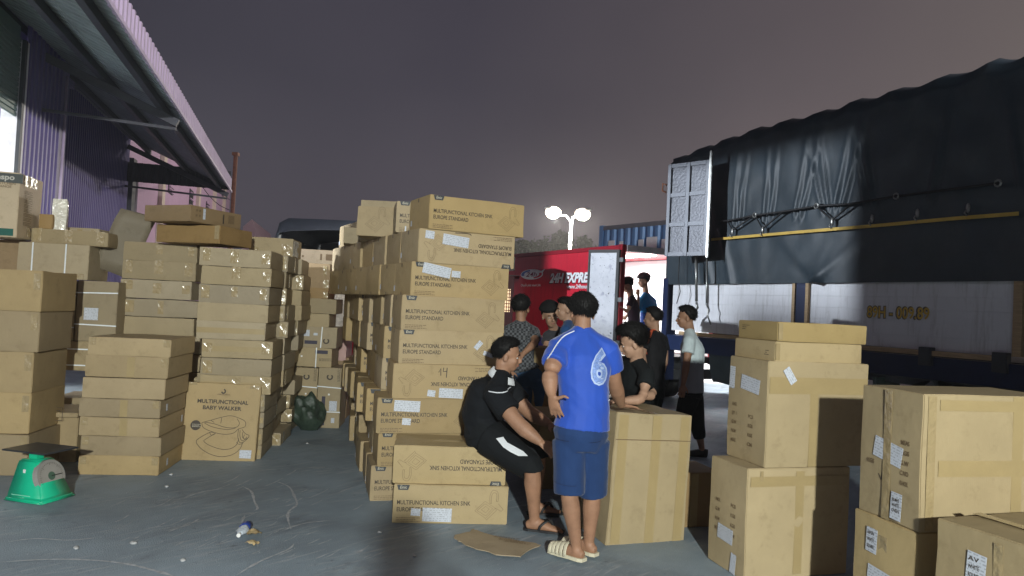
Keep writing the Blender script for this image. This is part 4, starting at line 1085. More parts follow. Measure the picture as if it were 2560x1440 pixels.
# two darker cartons turned with a corner towards us
topz = S3[0].matrix_world.translation.z + o_dims[S3[0].name][2]
OG = 'darker cartons turned cornerwise on top of the left-hand stacks'
def corner_box(lab, pc, yaw, w, d, h, m):
    """pc is the near vertical corner; front face runs left from it, right face runs right from it"""
    return carton(lab, OG, V(pc) - dirx(yaw) * w, yaw, w, d, h, m, var=1)
pc = P(548, 611, 6.95)
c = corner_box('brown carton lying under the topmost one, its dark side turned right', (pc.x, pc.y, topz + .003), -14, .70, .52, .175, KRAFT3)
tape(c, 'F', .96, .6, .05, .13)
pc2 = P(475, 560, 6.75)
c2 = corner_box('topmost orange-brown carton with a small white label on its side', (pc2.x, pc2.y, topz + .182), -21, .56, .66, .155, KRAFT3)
sticker(c2, 'R', .24, .55, .03, .10)
for k, u in enumerate((.1, .16)): attach(c2, 'R', patch_mesh(.02, .02, .0006), u, .7, 'printed_mark', INKF); attach(c2, 'R', patch_mesh(.02, .02, .0006), u, .4, 'printed_mark', INKF)
attach(c2, 'R', patch_mesh(.016, .09, .0006), .62, .45, 'printed_mark', INK); attach(c2, 'R', patch_mesh(.08, .08, .0006), .78, .5, 'printed_mark', INKF)
# loose folded board leaning behind
bm = B(); bm_box(bm, -.17, .17, -.02, .02, 0, .66)
bmesh.ops.subdivide_edges(bm, edges=bm.edges[:], cuts=4, use_grid_fill=True)
for v in bm.verts: v.co += noise.noise_vector(v.co * 3) * .03; v.co.x -= .25 * (.78 - v.co.z) * .5
pl = P(300, 690, 7.4)
o = obj('folded_board', bm, board_mat('grey brown board', (.20, .165, .11)), None, True, pl); o.rotation_euler = (R(6), R(14), R(24))
tag(o, 'loose grey-brown folded board leaning behind the flat carton stacks', 'board')

# strapped cartons between the left edge stack and the low front stack
BG = 'strapped cartons behind the left edge stack'
def px_carton(lab, group, x0, y0, x1, y1, Y, yaw, d, m, zb=None, **kw):
    a = P(x0, (y0 + y1) / 2, Y); n = plane_n(yaw)
    b = HIT(x1, (y0 + y1) / 2, a, n)
    zt = HIT((x0 + x1) / 2, y0, a, n).z; z0 = HIT((x0 + x1) / 2, y1, a, n).z if zb is None else zb
    return carton(lab, group, (a.x, a.y, z0), yaw, (b.xy - a.xy).length, d, zt - z0, m, **kw)
px_carton('carton with printed boxes and a plain top, low behind the scale', BG, 78, 1032, 193, 1186, 6.5, 8, .55, KRAFT, zb=0.0)
o = px_carton('small carton with a printed frame on its front, behind the green scale', BG, 78, 1030, 193, 1104, 6.45, 8, .5, KRAFT, zb=.40)
attach(o, 'F', ribbon_mesh([[(-.06, -.07), (.06, -.07), (.06, .07), (-.06, .07), (-.06, -.07)], [(0, -.05), (0, .05)], [(-.04, .04), (.04, .04)]], .006), .52, .62, 'printed_mark', INK, sx=.9, sy=.8)
o = px_carton('carton crossed by white straps behind the low front stack', BG, 130, 852, 262, 992, 7.0, 8, .5, KRAFT2, zb=.75)
band(o, 'F', u=.24); band(o, 'F', v=.72); band(o, 'F', v=.18)
attach(o, 'F', SINK_ART, .45, .3, 'line_drawing', None, sx=.22, sy=.3, off=.0065)
z0 = o.matrix_world.translation.z + o_dims[o.name][2]
px_carton('plain carton filling the gap under the strapped cartons', BG, 120, 995, 262, 1130, 7.0, 8, .5, KRAFT2, zb=0.0)
o = px_carton('strapped carton with a white square label, right one of two upright', BG, 190, 702, 292, 852, 7.0, 8, .5, KRAFT2, zb=z0 + .002)
band(o, 'F', v=.80, rot=1.5); band(o, 'F', v=.27, rot=-1); sticker(o, 'F', .38, .45, .125, .115)
ztop = o.matrix_world.translation.z + o_dims[o.name][2]
o = px_carton('strapped carton half hidden by the left edge stack, left one of two upright', BG, 118, 702, 187, 852, 6.98, 8, .5, KRAFT2, zb=z0 + .002)
band(o, 'F', v=.76); band(o, 'F', v=.22); sticker(o, 'F', .55, .5, .06, .11)
UG = 'cartons piled on top at the far left'
o = px_carton('wide carton with two white vertical straps below the flat one', UG, 43, 610, 222, 690, 6.95, 9, .5, KRAFT2, zb=ztop + .002)
band(o, 'F', u=.21); band(o, 'F', u=.675); tape(o, 'F', .85, .1, .12, .05)
zt2 = o.matrix_world.translation.z + o_dims[o.name][2]
o = px_carton('flat taped carton on the one with two vertical straps', UG, 78, 575, 270, 630, 7.0, 9, .5, KRAFT2, zb=zt2 + .002)
for u in (.08, .48, .9): tape(o, 'F', u, .55, .07, .13)
zt3 = o.matrix_world.translation.z + o_dims[o.name][2]
o = px_carton('thin flat carton lying on top with two glints on its tape', UG, 160, 571, 248, 590, 7.35, 9, .3, KRAFT2, zb=zt3 - .02)
tape(o, 'F', .45, .5, .05, .05); tape(o, 'F', .85, .5, .05, .05)
o = px_carton('small brown carton wrapped in shiny film on the far left pile', UG, 97, 536, 132, 574, 7.05, 10, .22, KRAFT3, zb=zt3 + .002)
o = px_carton('film-wrapped pale packet standing upright against the purple wall', UG, 131, 500, 166, 574, 7.1, 24, .12, FILM, zb=zt3 + .002, crush=.02)
o = px_carton('dark carton under the tall printed carton at the left edge', UG, -60, 598, 78, 676, 7.0, 10, .5, KRAFT3, zb=ztop - .35)
zt4 = o.matrix_world.translation.z + o_dims[o.name][2]
o = px_carton('tall pale carton with dark name band and teal base band at the left edge', UG, -130, 424, 46, 600, 6.6, 12, .50, PALEB, zb=zt4 + .002, var=0)
w_, d_, h_ = o_dims[o.name]
attach(o, 'F', patch_mesh(w_ * .70, .085, .001), .70, .90, 'printed_band', mat('slate print', (.075, .085, .08)), off=.0065)
print_text(o, 'F', 'Kenspo', .50, .875, w_ * .42, .05, bold=.03, m=mat('pale print', (.5, .48, .42)), off=.0085)
attach(o, 'F', patch_mesh(w_ * .95, .065, .001), .48, .075, 'printed_band', mat('teal print', (.01, .10, .075)), off=.0065)
print_text(o, 'F', 'KITCHEN\nRANGE', .68, .80, w_ * .26, .05, bold=.01, m=INKF)
for k in range(8): attach(o, 'L' if 0 else 'R', FINE, .2, .25 + .07 * k, 'fine_print', None)
for u in (.25, .5, .66): tape(o, 'R', u, .90, .07, .10)
tape(o, 'R', .6, .12, .2, .09)

# baby walker carton leaning on the stack
pw = G(450, 1150)
bw = carton('baby walker carton with a line drawing, leaning upright on the flat carton stack', None, (pw.x, pw.y + .0, 0.0), 8, .655, .15, .715, KRAFT, var=0)
bw.matrix_world = Matrix.Translation(V((pw.x, pw.y, 0))) @ Matrix.Rotation(R(8), 4, 'Z') @ Matrix.Rotation(R(-4.5), 4, 'X') @ Matrix.Rotation(R(1.0), 4, 'Y') @ Matrix.Translation(V((.3275, .075, .003)))
def bwp(x, y):
    xl = 90 - 50 * (y - 520) / 755
    return ((x - xl) / 645 * .655, (1275 - y) / 755 * .715)
def crv(pts, n=6): return [bwp(q.x, q.y) for q in spline([(a, b, 0) for a, b in pts], n)]
art = [crv([(222, 912), (240, 962), (330, 1000), (420, 1015), (500, 1000), (545, 958), (600, 935), (605, 890), (570, 862), (480, 834), (400, 850), (300, 885), (222, 912)]),
       crv([(235, 905), (330, 918), (430, 948), (520, 945), (552, 905), (530, 858)]), crv([(245, 915), (320, 950), (440, 968), (520, 950)]), crv([(395, 858), (388, 912)], 3), crv([(300, 885), (330, 905)], 3),
       crv([(330, 1003), (290, 1005), (205, 1060), (178, 1100), (220, 1160), (300, 1210), (400, 1232), (500, 1205), (560, 1150), (582, 1095)]),
       crv([(340, 1010), (265, 1065), (245, 1092), (300, 1130), (400, 1160), (480, 1150), (530, 1110), (548, 1050)]),
       crv([(290, 1000), (310, 1030), (345, 1010)], 4), crv([(545, 960), (540, 1030), (555, 1085), (585, 1085), (615, 1060), (640, 1020), (605, 1000), (575, 960)]),
       crv([(560, 970), (558, 1020), (572, 1065), (600, 1060), (620, 1030)]), crv([(585, 985), (580, 1030), (595, 1050)]), crv([(530, 1085), (545, 1105), (580, 1098), (590, 1080)]), crv([(600, 1010), (590, 1040), (610, 1055), (640, 1030)])]
attach(bw, 'F', ribbon_mesh(art, .0045), 0, 0, 'line_drawing', INK, off=.007)
print_text(bw, 'F', 'MULTIFUNCTIONAL', .155, .735, .455, .036, bold=.03)
print_text(bw, 'F', 'BABY WALKER', .235, .655, .345, .036, bold=.03)
print_text(bw, 'F', 'ninsulto', .42, .845, .11, .016, m=INKF)
bm = B(); bmesh.ops.create_circle(bm, cap_ends=True, radius=.046, segments=24); me = bpy.data.meshes.new('disc'); bm.to_mesh(me); bm.free()
attach(bw, 'F', me, .165, .445, 'printed_disc', INK, off=.0065)
attach(bw, 'F', FINE, .12, .455, 'fine_print', LOGOW, sx=.45, sy=.9, off=.0085)
attach(bw, 'F', ribbon_mesh([[(p.x, p.y) for p in spline([(-.018, -.004, 0), (-.006, -.018, 0), (.012, -.012, 0), (.014, .006, 0), (.002, .02, 0)])]], .012), .50, .895, 'logo', INK, off=.007)
sticker(bw, 'F', .875, .10, .105, .075); tape(bw, 'F', .93, .965, .10, .03); tape(bw, 'F', .07, .975, .08, .02)

# cartons at the end of the aisle
EG = 'cartons closing the end of the aisle'
def e_box(lab, x0, y0, x1, y1, Y, zb, m=KRAFT2, d=.5, yaw=4): return px_carton(lab, EG, x0, y0, x1, y1, Y, yaw, d, m, zb=zb)
def topz_of(o): return o.matrix_world.translation.z + o_dims[o.name][2] + .002
def c_print(o, u0, v0, rot=0, f='F'):
    print_text(o, f, 'C', u0, v0, .06, .07, bold=.05, rot=rot)
def pill(o, u, v, rot=0): attach(o, 'F', patch_mesh(.15, .042, .0008), u, v, 'printed_band', mat('violet black ink', (.04, .035, .06)), rot, off=.0065)
o1 = e_box('upright strapped carton at the right of the aisle end, two white stickers', 793, 920, 851, 1069, 8.88, 0)
o2 = e_box('upright strapped carton behind the green bag at the aisle end', 737, 920, 791, 1069, 8.92, 0)
o3 = e_box('upright carton half hidden on the left of the aisle end', 690, 920, 735, 1072, 8.95, 0)
for o in (o1, o2):
    band(o, 'F', v=.68, rot=-3); c_print(o, .62, .80, 90); attach(o, 'F', FINE, .85, .78, 'fine_print', INK, 90, off=.0066)
    attach(o, 'F', patch_mesh(.02, .02, .0006), .5, .56, 'printed_mark', WHITE)
band(o1, 'F', v=.27); sticker(o1, 'F', .7, .37, .09, .12); sticker(o1, 'F', .72, .13, .04, .06); pill(o1, .28, .42, 90); pill(o1, .28, .15, 90)
zE = max(topz_of(o1), topz_of(o2), topz_of(o3))
o4 = e_box('wide strapped carton with two dark name tabs, lying on the upright ones', 700, 869, 829, 918, 8.88, zE)
band(o4, 'F', u=.70); pill(o4, .24, .78); pill(o4, .80, .80); attach(o4, 'F', patch_mesh(.02, .02, .0006), .42, .55, 'printed_mark', WHITE); attach(o4, 'F', FINE, .76, .45, 'fine_print', INK)
o5 = e_box('strapped carton with a pale blue label and a turned letter at the aisle end', 706, 817, 842, 866, 8.9, topz_of(o4))
band(o5, 'F', u=.10, rot=3); band(o5, 'F', u=.72, rot=-2); sticker(o5, 'F', .42, .70, .10, .075); sticker(o5, 'F', .61, .66, .05, .03); pill(o5, .53, .26); c_print(o5, .86, .2, 90)
o6 = e_box('small plain carton on the strapped ones at the aisle end', 722, 783, 823, 815, 8.92, topz_of(o5))
o7 = e_box('plain flat carton in shade, third from the top of the aisle end', 712, 746, 841, 782, 8.92, topz_of(o6))
tape(o7, 'F', .12, .55, .04, .1)
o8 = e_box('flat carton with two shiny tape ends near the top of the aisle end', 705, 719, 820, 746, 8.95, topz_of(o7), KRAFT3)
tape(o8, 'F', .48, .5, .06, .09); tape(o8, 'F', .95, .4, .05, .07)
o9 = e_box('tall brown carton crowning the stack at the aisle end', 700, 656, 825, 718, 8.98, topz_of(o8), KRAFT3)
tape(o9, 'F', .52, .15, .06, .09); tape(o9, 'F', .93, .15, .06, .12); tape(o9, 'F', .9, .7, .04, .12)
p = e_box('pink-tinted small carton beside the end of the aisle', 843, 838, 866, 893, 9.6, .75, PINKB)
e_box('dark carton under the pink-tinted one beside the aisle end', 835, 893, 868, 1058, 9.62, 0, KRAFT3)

# -- right group -------------------------------------------------------------------------------------
RG = 'large cartons stacked on the right'
def box_txt(o, face, u0, v0, rows, m=INKF, cw=.05, ch=.022, gap=.09, flip=False):
    for k, (a, b) in enumerate(rows):
        if a: print_text(o, face, a, u0, v0 - gap * k, cw, ch, bold=.03, m=m, flip=flip)
        if b: print_text(o, face, b, u0 + .42, v0 - gap * k, cw, ch, bold=.03, m=m, flip=flip)
r1 = V((1.453, 4.42, 0))
c = carton('large lower carton with a white sticker and small tag low on its side', RG, r1, 17, .74, .39, .66, KRAFTF, var=0)
box_txt(c, 'L', .2, .60, [('NO.', 'PCS'), ('G.W', 'KGS'), ('N.W', 'KGS'), ('MEAS', 'CM')]); sticker(c, 'L', .50, .33, .16, .09, -3); sticker(c, 'L', .74, .10, .055, .12, -6)
tape(c, 'F', .13, .93, .02, .06); tape(c, 'F', .5, .5, .06, .62, TAPEB, off=.0045)
tape(c, 'F', .5, .88, .70, .06, TAPEB, off=.005)
pu = HIT(1917, 1040, r1, plane_n(17))
c = carton('large upper carton with a slanting white tag on its front, under two flat cartons', RG, (pu.x, pu.y, .662), 17, .74, .41, .635, KRAFTF, var=1)
sticker(c, 'L', .13, .80, .055, .14, -2); sticker(c, 'L', .60, .76, .19, .09, -7); sticker(c, 'F', .20, .875, .105, .05, -55)
box_txt(c, 'L', .15, .52, [('N.NO.', ''), ('QTY   1', 'PCS'), ('G.W', 'KGS'), ('N.W', 'KGS'), ('MEAS', 'CM')])
tape(c, 'F', .5, .78, .72, .10, TAPEB, off=.005); tape(c, 'F', .45, .4, .06, .5, TAPEB, off=.0045)
pf = HIT(1943, 857, r1, plane_n(17))
z = 1.299
for k in range(2):
    c = carton(('lower' if k == 0 else 'upper') + ' of the two plain flat cartons on top of the large right-hand stack', 'flat cartons on the large right-hand stack', (pf.x + .012 * k, pf.y + .02, z), 17 - k, .635 + .01 * k, .42, .121, KRAFTF, var=k)
    tape(c, 'F', .02, .5, .03, .1, off=.005); attach(c, 'L', FINE, .62 - .5 * k, .5 + .2 * k, 'fine_print', INK, off=.0066, sx=.6)
    z += .123
# nearest pair and the one in front of it
r2 = V((1.931, 3.44, 0))
c = carton('nearest lower right carton with a corner-folded tag and a wide sticker on its side', RG, r2 + V((-.010, .0, 0)), 13, .78, .42, .60, KRAFTF, var=2)
sticker(c, 'L', .33, .80, .075, .12, -3); sticker(c, 'L', .52, .50, .20, .11, -4, off=.009)
tape(c, 'L', .5, .45, .06, .5, off=.0045)
for k, s in enumerate(('AIFEN', 'WHITE', 'SQUARE')): print_text(c, 'L', s, .26, .845 - .055 * k, .048, .017, m=INK, off=.0105)
box_txt(c, 'L', .1, .36, [('N.NO', 'PCS'), ('QTY.', 'KGS'), ('G.W', 'KGS')])
c = carton('largest right-hand carton, on top, with creased sticker and arrow mark on its side', RG, r2 + V((0, 0, .602)), 13, .80, .41, .64, KRAFTF, var=1)
sticker(c, 'L', .50, .52, .19, .10, -10); sticker(c, 'L', .66, .13, .07, .13, -3)
for k, s in enumerate(('50-MH5', 'WHITE', 'OVEN')): print_text(c, 'L', s, .595, .165 - .04 * k, .048, .017, m=INK, off=.0105)
tape(c, 'L', .49, .5, .05, .63, off=.0100); attach(c, 'L', ribbon_mesh([[(0, .08), (-.012, 0)], [(-.03, .028), (-.012, 0), (.006, .03)]], .006), .43, .29, 'printed_mark', INK)
box_txt(c, 'L', .70, .60, [('MEAS', ''), ('KGS', ''), ('G.W', ''), ('C.NO', ''), ('VIDA MODEL', '')], cw=.055, gap=.075)
print_text(c, 'L', 'KGS', .15, .40, .05, .022, m=INKF, bold=.03)
tape(c, 'F', .06, .5, .045, .62, FILM if 0 else TAPE, off=.0048); tape(c, 'F', .55, .46, .70, .075, TAPEB, off=.005); tape(c, 'F', .55, .92, .70, .05, TAPEB, off=.005)
tape(c, 'F', .67, .5, .06, .63, TAPEB, off=.0042)
pd = V((2.045, 2.80, 0))
c = carton('carton at the bottom right corner with two white tags on its side', RG, pd, 19, .72, .46, .735, KRAFTF, var=0, crush=.012)
sticker(c, 'L', .42, .78, .085, .13, -4); sticker(c, 'L', .47, .60, .2, .1, -8)
for k, s in enumerate(('AV', 'WHITE', 'ROUND')): print_text(c, 'L', s, .345, .82 - .045 * k, .05, .018, m=INK, off=.0105)
tape(c, 'T', .3, .5, .05, .44, off=.006); tape(c, 'L', .62, .85, .04, .16)
# the waist-high carton the men lean on
pg = G(1515, 1364)
c = carton('waist-high plain carton that the man in the number six shirt leans on', None, (pg.x, pg.y, 0), 20, .60, .74, .88, KRAFTF, tilt=2.2, var=1, crush=.014)
for u in (.10, .53, .90): tape(c, 'F', u, .5, .07, .86, TAPEB, off=.0045)
tape(c, 'F', .5, .80, .585, .006, INKF, off=.006); tape(c, 'T', .5, .5, .06, .72, TAPE, off=.002)
BIG = c
pg = P(1665, 1265, 5.42)
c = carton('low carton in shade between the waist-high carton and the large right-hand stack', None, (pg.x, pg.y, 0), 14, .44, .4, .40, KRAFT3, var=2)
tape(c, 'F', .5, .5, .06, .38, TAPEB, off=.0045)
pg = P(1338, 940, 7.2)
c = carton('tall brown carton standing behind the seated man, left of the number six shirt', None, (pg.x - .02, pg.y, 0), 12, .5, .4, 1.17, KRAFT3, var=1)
tape(c, 'F', .02, .5, .02, 1.1, TAPE, off=.005)
pg = P(1352, 1040, 6.4)
c = carton('flat carton with opened layered flaps, beside the seated man\'s hands', None, (pg.x, pg.y, 0), 10, .42, .4, .60, KRAFT, var=1)
for k in range(3):
    f_ = box_obj('flap', KRAFT, c, -.20, .2, -.2, .2, .604 + .02 * k, .609 + .02 * k); f_.rotation_euler = (R(2 + 2 * k), R(-2 + k), R(k * 3))
# load in the dark truck
o = px_carton('long pale carton brightly lit in the dark truck at the aisle end', TG, 735, 624, 852, 660, 11.75, 6, .45, PALEB, zb=P(790, 660, 11.75).z)
for k, (u, w) in enumerate(((.12, .03), (.19, .03), (.58, .03), (.75, .10))): attach(o, 'F', patch_mesh(w, .10 if k > 1 else .03, .0006), u, .5, 'printed_mark', INKF)
zz = o.matrix_world.translation.z
o = px_carton('small pinkish carton at the left end of the lit load in the dark truck', TG, 718, 622, 734, 656, 11.75, 6, .4, PINKB, zb=zz)
o = px_carton('large carton under the lit long one in the dark truck', TG, 715, 661, 822, 745, 11.8, 6, .6, KRAFT3, zb=.93)
o2_ = o_dims[o.name]
h_ = zz - .93
for i_, (x0, x1) in enumerate(((722, 790), (792, 850))):
    pass
o = px_carton('shiny film-wrapped pale carton glaring at the right of the dark truck', TG, 824, 690, 862, 760, 11.7, 6, .4, FILM, zb=.93, crush=.015)
lq = V((-1.75, 10.75, 2.55))
lamp('dark_truck_work_lamp', 'SPOT', lq, 60, (1, .95, .9), .05, (-2.6, 12, 1.9), angle=R(80), blend=.4)

# ------------------------------------------------------------------ scuffs on the ground, litter
CH = mat('pale scuff', (.46, .48, .50), rough=.7, var=.35, vscale=30)
def scuff(pts, w, lab):
    q = [G(x, y) for x, y in pts]; q = spline(q, 7)
    bm = B(); prev = None; n = len(q)
    for i, p in enumerate(q):
        t = (q[min(i + 1, n - 1)] - q[max(i - 1, 0)]).normalized(); s = V((-t.y, t.x, 0)) * w / 2 * (.35 + .65 * abs(noise.noise(p * 9 + V((3, 1, 0)))) * 1.6) * min(1, 4 * min(i, n - 1 - i) / n + .15)
        c_ = (bm.verts.new(p - s + V((0, 0, .004))), bm.verts.new(p + s + V((0, 0, .004))))
        if prev: bm.faces.new((prev[0], c_[0], c_[1], prev[1]))
        prev = c_
    if lab is None: return bm
    o = obj('scuff_mark', bm, CH); tag(o, lab, None, None, 'structure'); return o
scuff([(604, 1216), (628, 1230), (636, 1255), (644, 1272), (634, 1278)], .030, 'curved pale scuff on the concrete')
scuff([(612, 1290), (606, 1305), (614, 1318)], .026, 'short pale scuff above the bottle')
scuff([(690, 1204), (722, 1218), (735, 1240), (742, 1262), (722, 1280), (720, 1300), (728, 1325)], .028, 'longer wavy pale scuff on the concrete')
scuff([(0, 1407), (120, 1400), (230, 1402), (320, 1412), (400, 1432), (460, 1450)], .034, 'long curved pale scuff in front')
scuff([(590, 1440), (650, 1405), (720, 1375), (735, 1360)], .022, 'straight pale scuff in front of the bottle')
scuff([(455, 1250), (500, 1232), (560, 1222)], .018, 'faint scuff left of the curved ones')
scuff([(20, 1356), (90, 1348), (170, 1352), (240, 1346)], .026, 'broad faint scuff below the green scale')
scuff([(700, 1330), (760, 1310), (830, 1302)], .020, 'pale streak right of the bottle')
r2 = random.Random(8)
allb = B()
for k in range(70):
    x, y = r2.uniform(250, 960), r2.uniform(1190, 1400)
    if k < 14: x, y = r2.uniform(300, 560), r2.uniform(1300, 1370)
    l_ = r2.uniform(12, 48)
    _b = scuff([(x, y), (x + l_ * .5, y - l_ * .20), (x + l_, y - l_ * r2.uniform(.38, .55))], r2.uniform(.006, .015), None)
    _m = bpy.data.meshes.new('s'); _b.to_mesh(_m); _b.free(); allb.from_mesh(_m); bpy.data.meshes.remove(_m)
tag(obj('drag_scratches', allb, CH), 'many short pale drag scratches across the concrete', None, None, 'stuff')
# pebbles and chips
ST = mat('pale chip', (.45, .46, .46), rough=.6, var=.2)
chips = ((427, 1188, 'small pale pebble nearest the low front stack'), (417, 1218, 'small grey pebble below the one by the low stack'), (190, 1372, 'largest pale chip at the lower left of the yard'), (334, 1360, 'flat white chip in the middle of the lower left yard'), (457, 1403, 'small pale chip near the front edge left of the bottle'),
         (768, 1110, 'single white scrap lying in the aisle'), (1037, 1392, 'small curled scrap near the torn cardboard'), (948, 1332, 'tiny pale chip left of the seat cartons'))
for k, (x, y, lab) in enumerate(chips):
    q = G(x, y); bm = B(); s = .016 if k < 6 else .013
    ball(bm, (0, 0, s * .45), s * (1.6 if k in (3, 2) else 1), s, s * .55, seg=8)
    for v in bm.verts: v.co += noise.noise_vector(v.co * 60 + V((k, 0, 0))) * .005
    o = obj('stone_chip', bm, ST, None, True, V((q.x, q.y, 0))); o.rotation_euler.z = k; tag(o, lab, 'pebble', 'chips and scraps on the yard')
bm = B(); r3 = random.Random(3)
for _ in range(420):
    q = G(r3.uniform(-40, 1900), 1090 + 350 * r3.random() ** .7); s = r3.uniform(.0012, .0036)
    if q.y < 2 or q.y > 9: continue
    for f_ in ((0, 1, 2), (0, 2, 3), (0, 3, 1)):
        a_ = [q + V((0, 0, s)), q + V((s, 0, .0005)), q + V((-s * .6, s, .0005)), q + V((-s * .7, -s, .0005))]
        bm.faces.new([bm.verts.new(a_[i]) for i in f_])
tag(obj('grit', bm, mat('grey grit', (.30, .31, .31), rough=.8)), 'scattered pale grit and crumbs on the concrete', None, None, 'stuff')
# crushed bottle
q = G(600, 1345); q2 = G(627, 1310)
d = (q2 - q); d.z = 0; d.normalize()
BT = empty('plastic_bottle', (q.x, q.y, 0), 'crushed clear plastic bottle with a blue label lying on the concrete', 'bottle')
PET = mat('clear crushed plastic', (.62, .70, .78), rough=.12, var=.15, vscale=30, bump=.5, bscale=40, coat=.5)
BLAB = mat('blue bottle label', (.02, .06, .32), rough=.3)
ax = V((0, 0, 1)).cross(d)
def bt(t, z=.03): return d * t + V((0, 0, z))
bm = B(); loft(bm, [(bt(-.02), .012, .012), (bt(0), .018, .016), (bt(.03), .032, .022), (bt(.09), .034, .026), (bt(.1), .032, .027)], ax, 16)
for v in bm.verts: v.co += noise.noise_vector(v.co * 45) * .007
obj('bottle_body', bm, PET, BT, True)
bm = B(); loft(bm, [(bt(.10), .033, .028), (bt(.12), .035, .03), (bt(.165), .034, .03), (bt(.175), .030, .028)], ax, 16); obj('bottle_label', bm, BLAB, BT, True)
bm = B(); loft(bm, [(bt(-.045), .013, .013), (bt(-.02), .013, .013)], ax, 12); obj('bottle_cap', bm, WHITE, BT)
for k, (x, y, s) in enumerate(((633, 1338, .05), (630, 1363, .045))):
    q = G(x, y); bm = B(); bmesh.ops.create_grid(bm, x_segments=7, y_segments=7, size=s)
    for v in bm.verts: v.co.z = .016 + .02 * noise.noise(v.co * 28 + V((k * 3, 0, 0))); v.co.x *= .9; v.co.y *= (.55 if k else .8)
    o = obj('crumpled_wrapper', bm, mat('tan wrapper', (.50, .38, .20), rough=.5, var=.3), None, True, V((q.x, q.y, .004))); o.rotation_euler.z = .5 - k
    tag(o, ['crumpled tan wrapper touching the crushed bottle', 'flat pale wrapper scrap just in front of the crushed bottle'][k], 'litter', 'litter around the bottle')
# torn cardboard on the ground
pts = [(1140, 1345), (1172, 1336), (1186, 1328), (1200, 1336), (1258, 1352), (1330, 1362), (1352, 1368), (1318, 1382), (1300, 1400), (1240, 1392), (1190, 1378), (1165, 1368), (1135, 1352)]
qs = [G(x, y) for x, y in pts]; c0 = sum(qs, V((0, 0, 0))) / len(qs)
bm = B(); f = bm.faces.new([bm.verts.new(q - c0) for q in qs]); r = bmesh.ops.triangulate(bm, faces=[f])
bmesh.ops.subdivide_edges(bm, edges=bm.edges[:], cuts=4, use_grid_fill=True)
for v in bm.verts:
    if v.is_boundary: v.co.x += .018 * noise.noise(v.co * 23); v.co.y += .018 * noise.noise(v.co * 23 + V((7, 0, 0)))
for v in bm.verts: v.co.z = .006 + .007 * (noise.noise(v.co * 5) + 1) + .10 * max(0, -v.co.x - .27)
ext = bmesh.ops.extrude_face_region(bm, geom=bm.faces[:])
for v in ext['geom']:
    if isinstance(v, bmesh.types.BMVert): v.co.z += .005
o = obj('torn_cardboard', bm, board_mat('dirty kraft board', (.36, .29, .20)), None, False, c0)
tag(o, 'torn sheet of brown cardboard lying flat in front of the seat cartons', 'cardboard')
o_dims[o.name] = (0, 0, .045)
me = FINE.copy(); me.materials.clear(); me.materials.append(INKF)
for dx, dy in ((.05, -.02), (.09, -.055), (.02, .03)):
    k = bpy.data.objects.new('fine_print', me); COL.objects.link(k); k.parent = o; k.location = (dx, dy, .047); k.rotation_euler.z = -.25

# ------------------------------------------------------------------ green dial scale
sp_ = G(100, 1245)
SC = empty('dial_scale', (sp_.x, sp_.y, 0), 'green dial platform scale with a dark tray, in front of the left edge cartons', 'scale', None, -14)
GRN = mat('glossy green enamel', (.008, .50, .27), rough=.3, var=.06, coat=.4)
bm = B()
prof = [(0, .17, .15), (.015, .17, .15), (.018, .155, .135), (.05, .150, .13), (.16, .118, .105), (.26, .088, .085), (.285, .075, .075)]
rows = []
for z, a, b in prof:
    sh_ = -.05 * (z / .28); rows.append([bm.verts.new((x * a + sh_, y * b, z)) for x, y in ((-1, -1), (1, -1), (1, 1), (-1, 1))])
for a, b in zip(rows, rows[1:]):
    for i in range(4): bm.faces.new((a[i], a[(i + 1) % 4], b[(i + 1) % 4], b[i]))
bm.faces.new(list(reversed(rows[0]))); bm.faces.new(rows[-1])
bmesh.ops.bevel(bm, geom=bm.edges[:], offset=.010, segments=3, affect='EDGES')
obj('scale_body', bm, GRN, SC, True)
bm = B(); bm_box(bm, -.09, -.02, -.03, .03, .28, .335); obj('column', bm, GRN, SC)
bm = B(); bm_box(bm, -.10, .02, -.05, .05, .325, .345); obj('tray_bracket', bm, STEEL, SC)
bm = B(); bm_box(bm, -.21, .17, -.15, .15, .350, .362); bmesh.ops.bevel(bm, geom=bm.edges[:], offset=.004, segments=2, affect='EDGES'); obj('tray', bm, mat('dark worn steel', (.06, .065, .07), rough=.4, metal=.4, var=.3), SC)
M = Matrix.Translation(V((.072, .0, .165))) @ Matrix.Rotation(R(72), 4, 'Y')
bm = B(); bmesh.ops.create_cone(bm, cap_ends=True, segments=36, radius1=.125, radius2=.118, depth=.035, matrix=M); obj('dial_case', bm, mat('dull grey rim', (.30, .29, .27), rough=.4), SC)
bm = B(); bmesh.ops.create_circle(bm, cap_ends=True, segments=36, radius=.108, matrix=M @ Matrix.Translation(V((0, 0, .0185)))); df = obj('dial_face', bm, mat('dial paper', (.34, .32, .29), rough=.4), SC)
bm = B(); bmesh.ops.create_circle(bm, cap_ends=True, segments=24, radius=.03, matrix=M @ Matrix.Translation(V((0, 0, .0200)))); obj('dial_centre', bm, mat('dial green', (.07, .13, .09)), df)
bm = B(); bm_box(bm, -.003, .003, 0, .09, .0205, .023, M); obj('needle', bm, BLACK, df)
bm = B()
for k in range(40): bm_box(bm, -.0012, .0012, .088 if k % 5 else .078, .100, .0190, .0196, M @ Matrix.Rotation(R(9 * k), 4, 'Z'))
obj('dial_marks', bm, BLACK, df)
bm = B(); bm_box(bm, -.062, -.042, -.098, -.094, .195, .22); obj('badge', bm, WHITE, SC)
bm = B(); bm_box(bm, -.11, .05, -.1365, -.132, .045, .050); obj('trim_line', bm, mat('pale green line', (.25, .7, .5)), SC)

